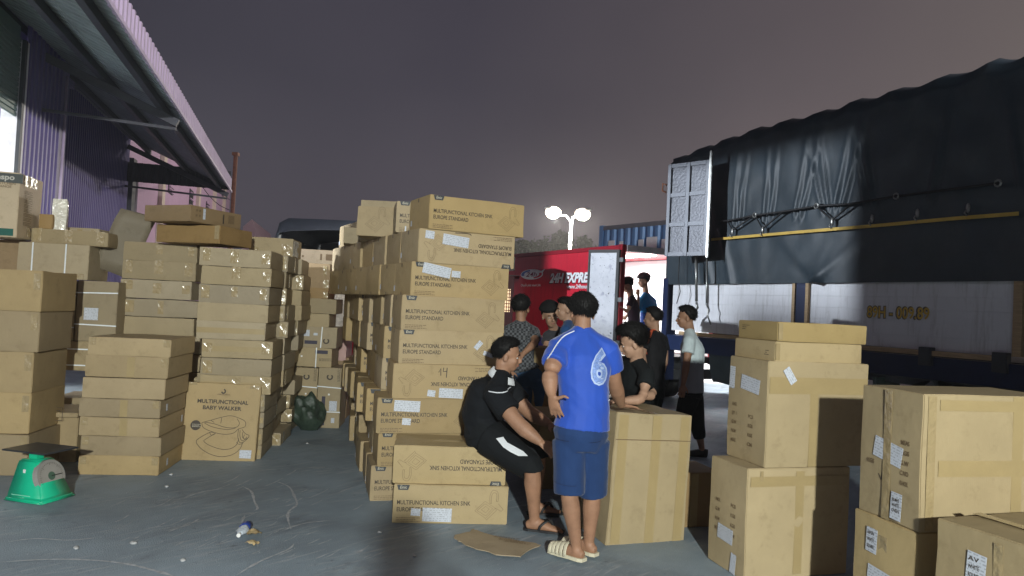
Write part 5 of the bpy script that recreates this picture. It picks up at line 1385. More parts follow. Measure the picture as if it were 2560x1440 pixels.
# ------------------------------------------------------------------ green rubbish bag
q = G(752, 1078); 
bm = B(); bmesh.ops.create_icosphere(bm, subdivisions=5, radius=1)
for v in bm.verts:
    p = v.co.copy(); sh_ = .86 + .30 * noise.noise(p * 1.3 + V((5, 0, 0)))
    q_ = V((p.x, p.y, p.z * .45)); rr = 1 - abs(noise.noise(q_ * 3.0 + V((0, 9, 0)))) * 2.2; rr2 = 1 - abs(noise.noise(q_ * 7.0 + V((4, 1, 0)))) * 2.2; sh_ += .05 * rr + .022 * rr2
    v.co = V((p.x * .205 * sh_, p.y * .19 * sh_, max(0.0, (p.z * .5 + .47) * .44 * (sh_ + .02))))
    v.co.x += -.10 * (v.co.z / .44) + .07
    if v.co.z < .02: v.co.z = 0
o = obj('rubbish_bag', bm, mat('dark green plastic film', (.035, .055, .038), rough=.48, var=.4, vscale=9, bump=.8, bscale=26), None, True, V((q.x, q.y + .15, 0)))
tag(o, 'full dark green plastic bag slumped at the end of the box aisle', 'bag')

# lit hut window behind the tall stack
hq = P(1262, 760, 14.0)
HU = empty('guard_hut', (hq.x, hq.y, 0), 'dark hut with a warm lit barred window behind the tall kitchen sink stack', 'hut')
hx0, hx1 = P(1050, 760, 14.0).x, P(1283, 760, 14.0).x; z0, z1 = P(1268, 780, 14.0).z, P(1268, 722, 14.0).z
def hub(name, m, x0, x1, y0, y1, za, zb):
    bm = B(); bm_box(bm, x0, x1, y0, y1, za, zb); o = obj(name, bm, m); o.parent = HU; o.matrix_parent_inverse = Matrix.Translation(-HU.location); return o
wx0, wx1 = P(1246, 760, 14.0).x, P(1275, 760, 14.0).x
DW = mat('maroon hut wall', (.10, .03, .035), rough=.7)
hub('wall', DW, hx0, wx0, 14.0, 14.1, 0, z1 + .25); hub('wall', DW, wx1, hx1, 14.0, 14.1, 0, z1 + .25); hub('wall', DW, wx0, wx1, 14.0, 14.1, 0, z0); hub('wall', DW, wx0, wx1, 14.0, 14.1, z1, z1 + .25)
wn = hub('window', mat('warm lit window glass', (1, .72, .45), emit=1.1), wx0, wx1, 14.07, 14.09, z0, z1)
for k in range(5):
    x = wx0 + (wx1 - wx0) * (k + .5) / 5; o = hub('window_bar', RUST, x - .008, x + .008, 14.03, 14.045, z0, z1)
for k in range(7):
    z = z0 + (z1 - z0) * (k + .5) / 7; o = hub('window_bar', RUST, wx0, wx1, 14.048, 14.056, z - .008, z + .008)
hub('side_wall', DW, hx0, hx0 + .1, 14.1, 15.4, 0, z1 + .25); hub('side_wall', DW, hx1 - .1, hx1, 14.1, 15.4, 0, z1 + .25); hub('roof', DKSTEEL, hx0 - .1, hx1 + .1, 13.9, 15.4, z1 + .25, z1 + .258)
# ------------------------------------------------------------------ people
SKIN = mat('warm skin', (.33, .175, .105), rough=.58, var=.16, vscale=12, bump=.12, bscale=120)
SKIN2 = mat('paler skin', (.42, .25, .165), rough=.58, var=.08, vscale=12, bump=.1, bscale=120)
HAIR = mat('black hair', (.007, .0065, .0065), rough=.62, var=.4, vscale=60, bump=.35, bscale=110, stretch=(1, 1, .35), spec=.25)
EYEW = mat('eye white', (.6, .58, .55), rough=.3); EYEB = mat('dark iris', (.012, .010, .009), rough=.2)
LIPS = mat('lips', (.30, .11, .085), rough=.45)
def cloth(name, col, rough=.85, var=.10, **k): return mat(name, col, rough=rough, var=var, vscale=7, bump=.25, bscale=9, sheen=(.15 if max(col) > .05 else 0), spec=.25, **k)
def remesh_obj(name, bm, m, parent, voxel, smooth=4, fold=0.0, fscale=7, seed=0, hem_z=None):
    me = bpy.data.meshes.new(name); bmesh.ops.recalc_face_normals(bm, faces=bm.faces[:]); bm.to_mesh(me); bm.free()
    t = bpy.data.objects.new('tmp', me); COL.objects.link(t)
    md = t.modifiers.new('r', 'REMESH'); md.mode = 'VOXEL'; md.voxel_size = voxel; md.use_smooth_shade = True
    ms = t.modifiers.new('s', 'SMOOTH'); ms.factor = .5; ms.iterations = smooth
    bpy.context.view_layer.update()
    dg = bpy.context.evaluated_depsgraph_get()
    out = bpy.data.meshes.new_from_object(t.evaluated_get(dg)); out.name = name
    bpy.data.objects.remove(t); bpy.data.meshes.remove(me)
    if fold:
        ns = [v.normal.copy() for v in out.vertices]
        for v, n in zip(out.vertices, ns):
            p = v.co * fscale + V((seed, seed * .7, 0)); p = V((p.x + .5 * p.z, p.y, p.z * .6))
            f = (1 - abs(noise.noise(p)) * 3.2) * .55 + .55 * noise.noise(p * .6) + .35 * (.5 - abs(noise.noise(p * 2.3)) * 2)
            if hem_z is not None: f *= max(.12, min(1, (v.co.z - hem_z) / .10))
            v.co += n * (fold * f)
    out.materials.clear(); out.materials.append(m)
    out.polygons.foreach_set('use_smooth', [True] * len(out.polygons))
    o = bpy.data.objects.new(name, out); COL.objects.link(o)
    if parent is not None: o.parent = parent
    return o
def loft2(bm, rings, seg=18):
    """rings: centre, ra, rb, side vector"""
    n = len(rings); out = []
    for i, (c, ra, rb, sd) in enumerate(rings):
        t = (V(rings[min(n - 1, i + 1)][0]) - V(rings[max(0, i - 1)][0])).normalized()
        s = V(sd); s = (s - t * s.dot(t)).normalized(); o = t.cross(s)
        out.append([bm.verts.new(V(c) + s * (ra * math.cos(2 * math.pi * k / seg)) + o * (rb * math.sin(2 * math.pi * k / seg))) for k in range(seg)])
    for a, b in zip(out, out[1:]):
        for k in range(seg): bm.faces.new((a[k], a[(k + 1) % seg], b[(k + 1) % seg], b[k]))
    bm.faces.new(list(reversed(out[0]))); bm.faces.new(out[-1])
def frame3(f, u):
    f = V(f).normalized(); u = V(u); r = f.cross(u).normalized(); u = r.cross(f).normalized()
    return Matrix((r, f, u)).transposed()
def hand(bm, wr, d, nrm, size=1.0, thumb=1, curl=.35, spread=.12, thumb_dir=None):
    """d: along the fingers, nrm: out of the back of the hand, thumb: +1/-1 which side"""
    d = V(d).normalized(); nrm = V(nrm); nrm = (nrm - d * nrm.dot(d)).normalized(); s = d.cross(nrm) * thumb
    wr = V(wr)
    loft2(bm, [(wr - d * .01, .025 * size, .018 * size, s), (wr + d * .025 * size, .034 * size, .016 * size, s), (wr + d * .065 * size, .042 * size, .014 * size, s), (wr + d * .088 * size, .040 * size, .012 * size, s)], 12)
    for k, (off, ln) in enumerate(((.031, .070), (.0105, .080), (-.0105, .074), (-.031, .058))):
        q = wr + d * .080 * size + s * off * size; dd = (d + s * spread * (off / .03)).normalized(); pts = [q]
        a = 0
        for j, fr in enumerate((.45, .32, .23)):
            a += curl * (.6, 1.0, .8)[j]; q = q + (dd * math.cos(a) - nrm * math.sin(a)) * ln * fr * size; pts.append(q)
        tube(bm, pts, [.0095 * size, .0088 * size, .008 * size, .0065 * size], 8)
    td = V(thumb_dir).normalized() if thumb_dir is not None else (d * .75 + s * .75 - nrm * .25).normalized()
    q = wr + d * .02 * size + s * .026 * size
    tube(bm, [q, q + td * .032 * size, q + td * .055 * size, q + (td + d * .3).normalized() * .080 * size], [.014 * size, .0125 * size, .0105 * size, .008 * size], 8)
def person(label, J, face, skin=SKIN, vox=.011, build=1.0, hs=1.0, shirt=None, pants=None, hair='short', cap=None, shoes=None, hands=None, group=None, feet=True, eyes=True, look=None, hairt=.016, armk=1.0):
    g = lambda k: V(J[k])
    base = (g('an0') + g('an1')) / 2
    hm = frame3(face, (g('head') - g('neck')).normalized() * .5 + V((0, 0, .8)))
    hc = g('head')
    H = lambda x, y, z: hc + hm @ (V((x, y, z)) * hs)
    s_sh = (g('sh1') - g('sh0')).normalized(); s_hp = (g('hip1') - g('hip0')).normalized()
    b = build
    bm = B()
    # torso
    pel, wai, che, nek = g('pelvis'), g('waist'), g('chest'), g('neck')
    shw = (g('sh1') - g('sh0')).length / 2
    def torso(mg, lo=.09, top=True):
        dn = (pel - wai).normalized(); smid = (s_sh + s_hp).normalized()
        shc = (g('sh0') + g('sh1')) / 2
        rg = ([(pel + dn * lo, .152 * b + mg, .108 * b + mg, s_hp)] + ([(pel, .160 * b + mg, .115 * b + mg, s_hp)] if lo > .03 else []) + [(pel.lerp(wai, .6), .146 * b + mg, .108 * b + mg, s_hp), (wai, .140 * b + mg, .105 * b + mg, smid), (wai.lerp(che, .5), .148 * b + mg, .110 * b + mg, smid),
              (che, .160 * b + mg, .115 * b + mg, s_sh), (che.lerp(shc, .6), max(.14 * b, shw * .95) + mg, .100 * b + mg, s_sh), (shc.lerp(nek, .35), shw * .80 + mg, .072 * b + mg * .6, s_sh), (nek.lerp(shc, .1), .062 + mg * .5, .058 + mg * .4, s_sh)])
        return rg
    loft2(bm, torso(0))
    loft2(bm, [(nek - (hc - nek) * .35, .060 * b, .060 * b, s_sh), (nek, .056 * b, .056, s_sh), (H(0, -.02, -.05), .052 * b, .056, s_sh), (H(0, -.01, 0), .05, .05, s_sh)], 14)
    # head
    for (x, y, z, rx, ry, rz) in ((0, -.010, .030, .074, .094, .086), (0, .026, -.030, .060, .060, .082), (0, .042, -.078, .040, .038, .033), (0, .077, .016, .046, .014, .011), (0, .083, -.062, .022, .011, .012), (.032, .05, -.03, .026, .03, .03), (-.032, .05, -.03, .026, .03, .03)):
        ball(bm, H(x, y, z), rx * hs, ry * hs, rz * hs, hm)
    loft(bm, [(H(0, .078, .012), .008 * hs, .008 * hs), (H(0, .100, -.018), .011 * hs, .012 * hs), (H(0, .106, -.030), .015 * hs, .012 * hs), (H(0, .088, -.040), .014 * hs, .010 * hs)], hm @ V((1, 0, 0)), 10)
    for sx in (-1, 1): ball(bm, H(sx * .076, -.012, -.012), .010 * hs, .021 * hs, .033 * hs, hm, 10)
    def trap(mg):
        for k in (0, 1):
            S = g('sh%d' % k); u_ = (hc - nek).normalized()
            loft(bm, [(nek + u_ * .012, .050 * b + mg * .4, .050 * b + mg * .4), (nek.lerp(S, .45) + u_ * .004, .058 * b + mg * .5, .050 * b + mg * .5), (S, .060 * b + mg * .6, .060 * b + mg * .6)], (0, 1, 0), 14)
            ball(bm, S, .058 * b + mg * .6, .058 * b + mg * .6, .058 * b + mg * .6, None, 12)
    trap(0)
    # limbs
    def arm_r(k): A_ = b * armk; return [(g('sh%d' % k), .050 * A_), (g('sh%d' % k).lerp(g('el%d' % k), .45), .046 * A_), (g('el%d' % k).lerp(g('sh%d' % k), .22), .042 * A_), (g('el%d' % k) * .86 + g('sh%d' % k) * .07 + g('wr%d' % k) * .07, .040 * A_), (g('el%d' % k).lerp(g('wr%d' % k), .28), .041 * A_), (g('wr%d' % k).lerp(g('el%d' % k), .3), .032 * A_), (g('wr%d' % k), .026 * b)]
    def leg_r(k): return [(g('hip%d' % k), .088 * b), (g('hip%d' % k).lerp(g('kn%d' % k), .4), .076 * b), (g('kn%d' % k).lerp(g('hip%d' % k), .12), .058 * b), (g('kn%d' % k), .054 * b), (g('kn%d' % k).lerp(g('an%d' % k), .30), .056 * b), (g('kn%d' % k).lerp(g('an%d' % k), .65), .043 * b), (g('an%d' % k), .034 * b)]
    for k in (0, 1):
        loft(bm, [(c, r, r) for c, r in arm_r(k)], (.3, .5, .8), 14)
        loft(bm, [(c, r, r) for c, r in leg_r(k)], (1, .2, 0), 14)
        hd = (hands or {}).get(k, {})
        d = V(hd.get('d', g('wr%d' % k) - g('el%d' % k)))
        hand(bm, g('wr%d' % k), d, hd.get('n', (0, -.6, .8)), hd.get('s', .98) * (1 if b > .9 else .92), hd.get('t', 1 if k else -1), hd.get('curl', .35), hd.get('spread', .12), hd.get('td'))
        a = g('an%d' % k); t = g('toe%d' % k); fd = V((t.x - a.x, t.y - a.y, 0)).normalized(); sd = V((fd.y, -fd.x, 0)); gz = t.z
        L_ = .245 * (b ** .5); hl = V((a.x, a.y, gz)) - fd * .055
        loft2(bm, [(hl + V((0, 0, .035)), .022, .024, sd), (hl + fd * .03 + V((0, 0, .040)), .032, .038, sd), (hl + fd * .09 + V((0, 0, .045)), .034, .042, sd), (hl + fd * .15 + V((0, 0, .034)), .043, .030, sd), (hl + fd * (L_ - .045) + V((0, 0, .024)), .046, .018, sd), (hl + fd * (L_ - .025) + V((0, 0, .02)), .040, .014, sd)], 14)
        loft(bm, [(a, .034 * b, .034 * b), (hl + fd * .05 + V((0, 0, .05)), .036, .034)], sd, 12)
        for i in range(5):
            o_ = (-.034 + .017 * i) * (1 if k else -1); ln = (.018, .016, .012, .006, -.002)[i]
            ball(bm, hl + fd * (L_ - .022 + ln) + sd * o_ + V((0, 0, .016)), .0125 if i == 0 else .009, .016, .010, Matrix((sd, fd, V((0, 0, 1)))).transposed(), 8)
    body = remesh_obj('person', bm, skin, None, vox, 5)
    tag(body, label, 'person', group)
    seed = len(label) + int(hc.x * 10)
    # eyes, brows, mouth
    if eyes:
        for sx in (-1, 1):
            bm = B(); ball(bm, H(sx * .030, .0725, -.004), .012 * hs, .009 * hs, .0050 * hs, hm, 10); e = obj('eye', bm, EYEW, body, True)
            bm = B(); ball(bm, H(sx * .030, .0785, -.004), .0058 * hs, .0040 * hs, .0050 * hs, hm, 8); obj('iris', bm, EYEB, e, True)
            bm = B(); tube(bm, [H(sx * .014, .092, .016), H(sx * .032, .089, .023), H(sx * .052, .074, .017)], [.003, .0045, .002], 6); obj('eyebrow', bm, HAIR, body, True)
        bm = B(); loft(bm, [(H(-.022, .083, -.063), .002, .003), (H(0, .0935, -.061), .005, .007), (H(.022, .083, -.063), .002, .003)], hm @ V((0, 1, 0)), 8); obj('mouth', bm, LIPS, body, True)
    # hair
    def shell(name, m, thr_f, thick, jag, parent=body, nz=(9, .006), tufts=0):
        pts_ = []; bm = B(); bmesh.ops.create_uvsphere(bm, u_segments=44, v_segments=32, radius=1)
        for v in bm.verts:
            d = v.co.normalized(); er = 1 / math.sqrt((d.x / .0755) ** 2 + (d.y / .0955) ** 2 + (d.z / .0875) ** 2)
            c_ = d.z - thr_f(d) + jag * noise.noise(d * 8 + V((seed, 0, 0)))
            t = max(0, min(1, c_ / .22)); t = t * t * (3 - 2 * t)
            r_ = er * .90 * (1 - t) + t * (er + thick * (.22 + .95 * max(0, min(1, (d.z + .45) / .8)) + .2 * max(0, d.z)) + nz[1] * noise.noise(d * nz[0] + V((seed, 3, 0))) + nz[1] * .6 * noise.noise(d * nz[0] * 2.7))
            v.co = hc + hm @ ((V((0, -.010, .030)) + d * r_) * hs)
            if tufts and t > .55: pts_.append((v.co.copy(), (hm @ d).normalized(), t))
        if tufts and pts_:
            r9 = random.Random(seed + 77); dn_ = hm @ V((0, -.35, -.75)); fw_ = hm @ V((0, 1, -.15))
            for _ in range(tufts):
                a_ = pts_[r9.randrange(len(pts_))]; p0, nrm_, t_ = a_
                fr = max(0, nrm_.dot(hm @ V((0, 1, .4))))
                dv = (nrm_ * r9.uniform(.10, .42) + dn_ * (1.0 * (1 - fr)) + fw_ * (.8 * fr) + V((r9.gauss(0, .2), r9.gauss(0, .2), r9.gauss(0, .15)))).normalized()
                ln = r9.uniform(.012, .025) * (thick / .016) ** .7 * hs; sd_ = dv.orthogonal().normalized(); s2 = dv.cross(sd_)
                p0 = p0 - nrm_ * .004 + V((r9.gauss(0, .004), r9.gauss(0, .004), r9.gauss(0, .004))); w_ = r9.uniform(.0011, .0027)
                b_ = [bm.verts.new(p0 + sd_ * w_ * math.cos(q) + s2 * w_ * math.sin(q)) for q in (0, 2.1, 4.2)]; e_ = bm.verts.new(p0 + dv * ln)
                for i in range(3): bm.faces.new((b_[i], b_[(i + 1) % 3], e_))
        return obj(name, bm, m, parent, True)
    def thr_hair(d):
        y = d.y
        if y > .35: return .52 - .12 * abs(d.x)
        if y > -.05: t = (y + .05) / .40; return -.10 * (1 - t) + .52 * t
        if y > -.4: t = (y + .4) / .35; return -.66 * (1 - t) - .10 * t
        return -.66
    if hair: shell('hair', HAIR, thr_hair, hairt, .10, tufts=0 if cap else (4200 if vox < .008 else 1300))
    if cap:
        cm, brim = cap
        cp = shell('cap', cm, lambda d: .18 - .12 * d.y * -1 if 0 else .12, hairt + .016, 0, body, (3, .002))
        if brim:
            bd = V(brim); bm = B()
            q = hc + hm @ (V((0, -.01, .050)) * hs)
            rr = bd.cross(V((0, 0, 1))).normalized()
            loft2(bm, [(q + bd * .075, .074, .009, rr), (q + bd * .12 - V((0, 0, .004)), .072, .008, rr), (q + bd * .165 - V((0, 0, .012)), .056, .008, rr), (q + bd * .19 - V((0, 0, .017)), .025, .006, rr)], 14)
            obj('cap_brim', bm, cm, cp, True)
    parts = {'body': body, 'H': H, 'hm': hm}
    if shirt:
        m, sl, mg, hem = shirt['m'], shirt.get('sleeve', .55), shirt.get('mg', .016), shirt.get('hem', .10)
        bm = B(); tr_ = torso(mg, hem); tr_[0] = (tr_[0][0], tr_[0][1] + .014, tr_[0][2] + .014, tr_[0][3]); tr_[1] = (tr_[1][0], tr_[1][1] + .006, tr_[1][2] + .006, tr_[1][3]); loft2(bm, tr_); trap(mg)
        for k in (0, 1):
            ak = max(1, armk * .96); S, E_ = g('sh%d' % k), g('el%d' % k); out_ = (S - nek).normalized()
            loft(bm, [(S - out_ * .03, .055 * b, .055 * b), (S, .058 * b * ak + mg * .6, .058 * b * ak + mg * .6), (S.lerp(E_, sl * .5), .056 * b * ak + mg * .7, .056 * b * ak + mg * .7), (S.lerp(E_, sl), .055 * b * ak + mg * .9, .055 * b * ak + mg * .9)], (.3, .5, .8), 16)
        so = remesh_obj('shirt', bm, m, body, vox * 1.05 if vox > .008 else .008, 3, shirt.get('fold', .007), shirt.get('fs', 6), seed, min(v_.co.z for v_ in [type('q', (), {'co': tr_[0][0]})]) - .01)
        parts['shirt'] = so
        if 'split' in shirt:
            zc, m2 = shirt['split']; so.data.materials.append(m2)
            for p in so.data.polygons:
                if p.center.z < zc: p.material_index = 1
    if pants:
        m, ln, mg = pants['m'], pants.get('len', .95), pants.get('mg', .018)
        bm = B(); dn = (pel - wai).normalized()
        pk = pants.get('k', 1.0); tk = (1 + pk) / 2; loft2(bm, [(pel - dn * .10, .146 * b * tk + mg * .3, .108 * b + mg * .3, s_hp), (pel, .166 * b * tk + mg, .122 * b + mg, s_hp), (pel + dn * .10, .140 * b * tk + mg * .4, .104 * b + mg * .4, s_hp)])
        for k in (0, 1):
            ch = leg_r(k); Hh, K, A = g('hip%d' % k), g('kn%d' % k), g('an%d' % k)
            pts = [(Hh, .098 * b * pk + mg)]
            if ln <= 1.0: pts += [(Hh.lerp(K, ln * .5), .084 * b * pk + mg * 1.2), (Hh.lerp(K, ln), .074 * b * pk + mg * 1.5)]
            else: pts += [(Hh.lerp(K, .5), .082 * b + mg), (K, .062 * b + mg), (K.lerp(A, (ln - 1) * .5), .058 * b + mg), (K.lerp(A, ln - 1), .045 * b + mg)]
            loft(bm, [(c, r, r) for c, r in pts], (1, .2, 0), 18)
        parts['pants'] = remesh_obj('trousers' if ln > 1.3 else 'shorts', bm, m, body, vox * 1.05 if vox > .008 else .008, 6, pants.get('fold', .004), 6, seed + 3)
    if shoes:
        for k in (0, 1):
            a = g('an%d' % k); t = g('toe%d' % k); fd = V((t.x - a.x, t.y - a.y, 0)).normalized(); sd = V((fd.y, -fd.x, 0)); gz = t.z
            hl = V((a.x, a.y, gz)) - fd * .065; L_ = .27 * (b ** .5)
            bm = B()
            if shoes['k'] == 'shoe':
                loft2(bm, [(hl + V((0, 0, .045)), .026, .045, sd), (hl + fd * .05 + V((0, 0, .05)), .040, .05, sd), (hl + fd * .13 + V((0, 0, .042)), .048, .04, sd), (hl + fd * .21 + V((0, 0, .032)), .050, .03, sd), (hl + fd * L_ + V((0, 0, .02)), .03, .016, sd)], 14)
                obj('shoe', bm, shoes['m'], body, True)
            else:
                th = shoes.get('th', .016); pl = []
                for u_, w_ in ((0, .026), (.03, .038), (.10, .038), (.17, .048), (.22, .050), (.255, .044), (L_, .022)): pl.append((u_, w_))
                lo, hi = [], []
                for u_, w_ in pl:
                    lo.append((bm.verts.new(hl + fd * u_ - sd * w_ + V((0, 0, .001))), bm.verts.new(hl + fd * u_ + sd * w_ + V((0, 0, .001)))))
                    hi.append((bm.verts.new(hl + fd * u_ - sd * w_ + V((0, 0, th))), bm.verts.new(hl + fd * u_ + sd * w_ + V((0, 0, th)))))
                for i in range(len(pl) - 1):
                    for q in ((lo[i][0], lo[i + 1][0], lo[i + 1][1], lo[i][1]), (hi[i][0], hi[i][1], hi[i + 1][1], hi[i + 1][0]), (lo[i][0], hi[i][0], hi[i + 1][0], lo[i + 1][0]), (lo[i][1], lo[i + 1][1], hi[i + 1][1], hi[i][1])): bm.faces.new(q)
                bm.faces.new((lo[0][0], lo[0][1], hi[0][1], hi[0][0])); bm.faces.new((lo[-1][0], hi[-1][0], hi[-1][1], lo[-1][1]))
                sole = obj('sole', bm, shoes.get('sm', shoes['m']), body)
                if shoes['k'] == 'slide':
                    for u0 in (.115, .145, .175, .205, .232):
                        bm = B(); pts = []
                        for i in range(9):
                            an = math.pi * i / 8; pts.append(hl + fd * (u0 + .010 * math.sin(an)) + sd * (math.cos(an) * .053) + V((0, 0, th - .008 + math.sin(an) * (.082 - .22 * (u0 - .10)))))
                        loft(bm, [(p, .013, .0035) for p in pts], fd, 8); obj('strap', bm, shoes['m'], sole, True)
                else:
                    for sgn in (-1, 1):
                        bm = B(); pts = [hl + fd * .205 + V((0, 0, th + .022)), hl + fd * .17 + sd * sgn * .022 + V((0, 0, .082)), hl + fd * .12 + sd * sgn * .047 + V((0, 0, .052)), hl + fd * .105 + sd * sgn * .046 + V((0, 0, th))]
                        loft(bm, [(p, .009, .004) for p in spline(pts, 4)], fd, 8); obj('strap', bm, shoes['m'], sole, True)
    return parts
def stand(Y, px, zp, spread=.10, fdir=(0, -1), yoff=(0, 0), xs=0.0):
    """legs of a person standing at column px and depth Y"""
    q = P(px, 1000, Y); f = V((fdir[0], fdir[1], 0)).normalized(); s = V((f.y, -f.x, 0))
    d = {}
    for k, sg in ((0, -1), (1, 1)):
        a = V((q.x + xs, Y, 0)) + s * sg * spread
        d['hip%d' % k] = (a.x - s.x * sg * .02, a.y - s.y * sg * .02, zp - .05); d['kn%d' % k] = (a.x + f.x * .02, a.y + f.y * .02, zp * .52); d['an%d' % k] = (a.x - f.x * yoff[k], a.y - f.y * yoff[k], .085)
        d['toe%d' % k] = (a.x + f.x * .18, a.y + f.y * .18, 0)
    return d

# man in the blue number six shirt, seen from behind
BSH = mat('royal blue jersey', (.011, .068, .43), rough=.72, var=.10, vscale=5, bump=.2, bscale=9, sheen=.3)
NAVY = cloth('navy shorts cloth', (.014, .040, .125))
gt = G(1370, 1386)
J = dict(pelvis=P(1452, 1082, 4.56), waist=P(1461, 1010, 4.56), chest=P(1460, 925, 4.58), neck=P(1455, 834, 4.62), head=P(1455, 783, 4.66),
         sh0=P(1399, 872, 4.57), sh1=P(1518, 872, 4.62), el0=P(1373, 938, 4.42), wr0=P(1379, 990, 4.40), el1=P(1537, 962, 4.72), wr1=P(1553, 1013, 4.93),
         hip0=P(1424, 1100, 4.56), hip1=P(1481, 1102, 4.60), kn0=P(1423, 1234, 4.54), kn1=P(1481, 1236, 4.66), an0=P(1441, 1366, 4.60), an1=P(1472, 1356, 4.71))
f0 = V((-.62, .55, 0)).normalized()
for k in (0, 1): J['toe%d' % k] = (J['an%d' % k].x + f0.x * .18, J['an%d' % k].y + f0.y * .18, .018); J['an%d' % k].z = .10
pr = person('man seen from behind in a royal blue shirt numbered 6, hand on his hip', J, (-.22, .95, -.12), SKIN, .0062, 1.0, .93, dict(m=BSH, sleeve=.58, mg=.014, hem=-.03, fold=.012, fs=4.5), dict(m=NAVY, len=1.0, mg=.018, k=.92), hairt=.022, armk=1.22,
            shoes=dict(k='slide', m=mat('cream slipper rubber', (.62, .57, .42), rough=.5), th=.022), hands={0: dict(d=P(1391, 1034, 4.43) - P(1379, 990, 4.40), n=(-.5, -.8, .1), t=-1, td=P(1426, 984, 4.36) - P(1385, 998, 4.40), curl=.12), 1: dict(d=(.75, .55, -.12), n=(0, .1, 1), t=-1, curl=.18, spread=.2)}, eyes=False)
BVS = BVHTree.FromPolygons([v.co.copy() for v in pr['shirt'].data.vertices], [tuple(p.vertices) for p in pr['shirt'].data.polygons])
def drape(name, me, org, Ux, Vx, m, parent, dirn=(0, 1, 0), bvh=None, off=.004):
    bm = B(); bm.from_mesh(me); bmesh.ops.triangulate(bm, faces=bm.faces[:])
    bmesh.ops.subdivide_edges(bm, edges=[e for e in bm.edges if e.calc_length() > .05], cuts=2); bmesh.ops.triangulate(bm, faces=bm.faces[:])
    d = V(dirn).normalized()
    for v in bm.verts:
        q = V(org) + Ux * v.co.x + Vx * v.co.y
        h = (bvh or BVS).ray_cast(q - d * 1.0, d)
        v.co = (h[0] if h[0] is not None else q) - d * off
    return obj(name, bm, m, parent)
Ux = (P(1520, 918, 4.5) - P(1470, 914, 4.5)).normalized(); Vx = (P(1498, 870, 4.5) - P(1492, 960, 4.5)).normalized()
def txt_box(s, w, h, bold):
    me = text_mesh(s, 1.0, bold).copy(); xs = [v.co.x for v in me.vertices]; ys = [v.co.y for v in me.vertices]
    for v in me.vertices: v.co.x = (v.co.x - min(xs)) / (max(xs) - min(xs)) * w; v.co.y = (v.co.y - min(ys)) / (max(ys) - min(ys)) * h
    return me
o6 = P(1472, 961, 4.5)
drape('number', txt_box('6', .112, .228, .06), o6, Ux, Vx, mat('pale blue number', (.42, .52, .74), rough=.6), pr['body'], off=.004)
drape('number_fill', txt_box('6', .092, .206, .012), o6 + Ux * .010 + Vx * .011, Ux, Vx, mat('hatched number fill', (.20, .30, .62), rough=.6, var=.5, vscale=160), pr['body'], off=.006)
def piping(name, pts, r, m, parent, bvh, dirn=(0, 1, 0)):
    q = []; d = V(dirn).normalized()
    for p in spline(pts, 6):
        h = bvh.ray_cast(p - d * .8, d); q.append((h[0] if h[0] is not None else p) - d * .001)
    bm = B(); tube(bm, q, r, 6); return obj(name, bm, m, parent, True)
PIPE = mat('white piping', (.72, .74, .78), rough=.6)
piping('piping', [P(1438, 828, 4.5), P(1410, 842, 4.5), P(1388, 866, 4.5), P(1366, 898, 4.5)], .004, PIPE, pr['body'], BVS)

BVP = BVHTree.FromPolygons([v.co.copy() for v in pr['pants'].data.vertices], [tuple(p.vertices) for p in pr['pants'].data.polygons])
for a_, b_ in (((1396, 1112), (1428, 1114)), ((1480, 1118), (1512, 1116))):
    piping('pocket_slit', [P(a_[0], a_[1], 4.3), P((a_[0] + b_[0]) / 2, (a_[1] + b_[1]) / 2 + 1, 4.3), P(b_[0], b_[1], 4.3)], .0016, mat('dark navy thread', (.006, .014, .05), rough=.9), pr['body'], BVP)
piping('hem', [P(1391, 1226, 4.3), P(1410, 1229, 4.3), P(1430, 1231, 4.3), P(1448, 1231, 4.3)], .0012, mat('dark navy thread', (.006, .014, .05), rough=.9), pr['body'], BVP)
# seated man
BLK = cloth('black shirt cloth', (.007, .0085, .011), var=.2)
BLKS = cloth('black shorts cloth', (.007, .0085, .010), var=.2)
J = dict(pelvis=P(1212, 1078, 5.44), waist=P(1202, 1035, 5.44), chest=P(1218, 985, 5.42), neck=P(1256, 938, 5.40), head=P(1268, 889, 5.38),
         sh0=P(1236, 982, 5.22), sh1=P(1272, 972, 5.60), el0=P(1297, 1062, 5.10), wr0=P(1352, 1106, 5.06), el1=P(1322, 1032, 5.52), wr1=P(1374, 1060, 5.38),
         hip0=P(1224, 1094, 5.30), hip1=P(1228, 1084, 5.56), kn0=P(1330, 1170, 5.10), kn1=P(1345, 1135, 5.50), an0=P(1336, 1288, 5.17), an1=P(1338, 1265, 5.58))
J['toe0'] = (J['an0'].x + .17, J['an0'].y - .03, .012); J['toe1'] = (J['an1'].x + .17, J['an1'].y + .03, .012); J['an0'].z = .10; J['an1'].z = .10
ps = person('seated man in a black polo with white collar and flip-flops, leaning forward', J, (.97, .05, -.10), SKIN, .0065, 1.08, 1.0, dict(m=BLK, sleeve=.60, mg=.022, hem=.07, fold=.009), dict(m=BLKS, len=1.02, mg=.026), hairt=.015, armk=1.22,
            shoes=dict(k='thong', m=BLACK, sm=mat('black sole', (.02, .02, .022), rough=.5), th=.016), hands={0: dict(n=(.2, -.7, .7), t=-1, curl=.45), 1: dict(n=(.2, -.3, .9), t=1, curl=.4)})
BV2 = BVHTree.FromPolygons([v.co.copy() for v in ps['shirt'].data.vertices], [tuple(p.vertices) for p in ps['shirt'].data.polygons])
WCOL = cloth('white collar cloth', (.66, .68, .70))
piping('piping', [P(1222, 976, 5.2), P(1245, 979, 5.2), P(1262, 978, 5.2), P(1277, 974, 5.2)], .0045, PIPE, ps['body'], BV2)
bm = B(); nk = J['neck']; rr_ = .070
ax_ = (J['head'] - J['neck']).normalized()
cs = frame3((.97, .05, -.1), ax_)
ring = []
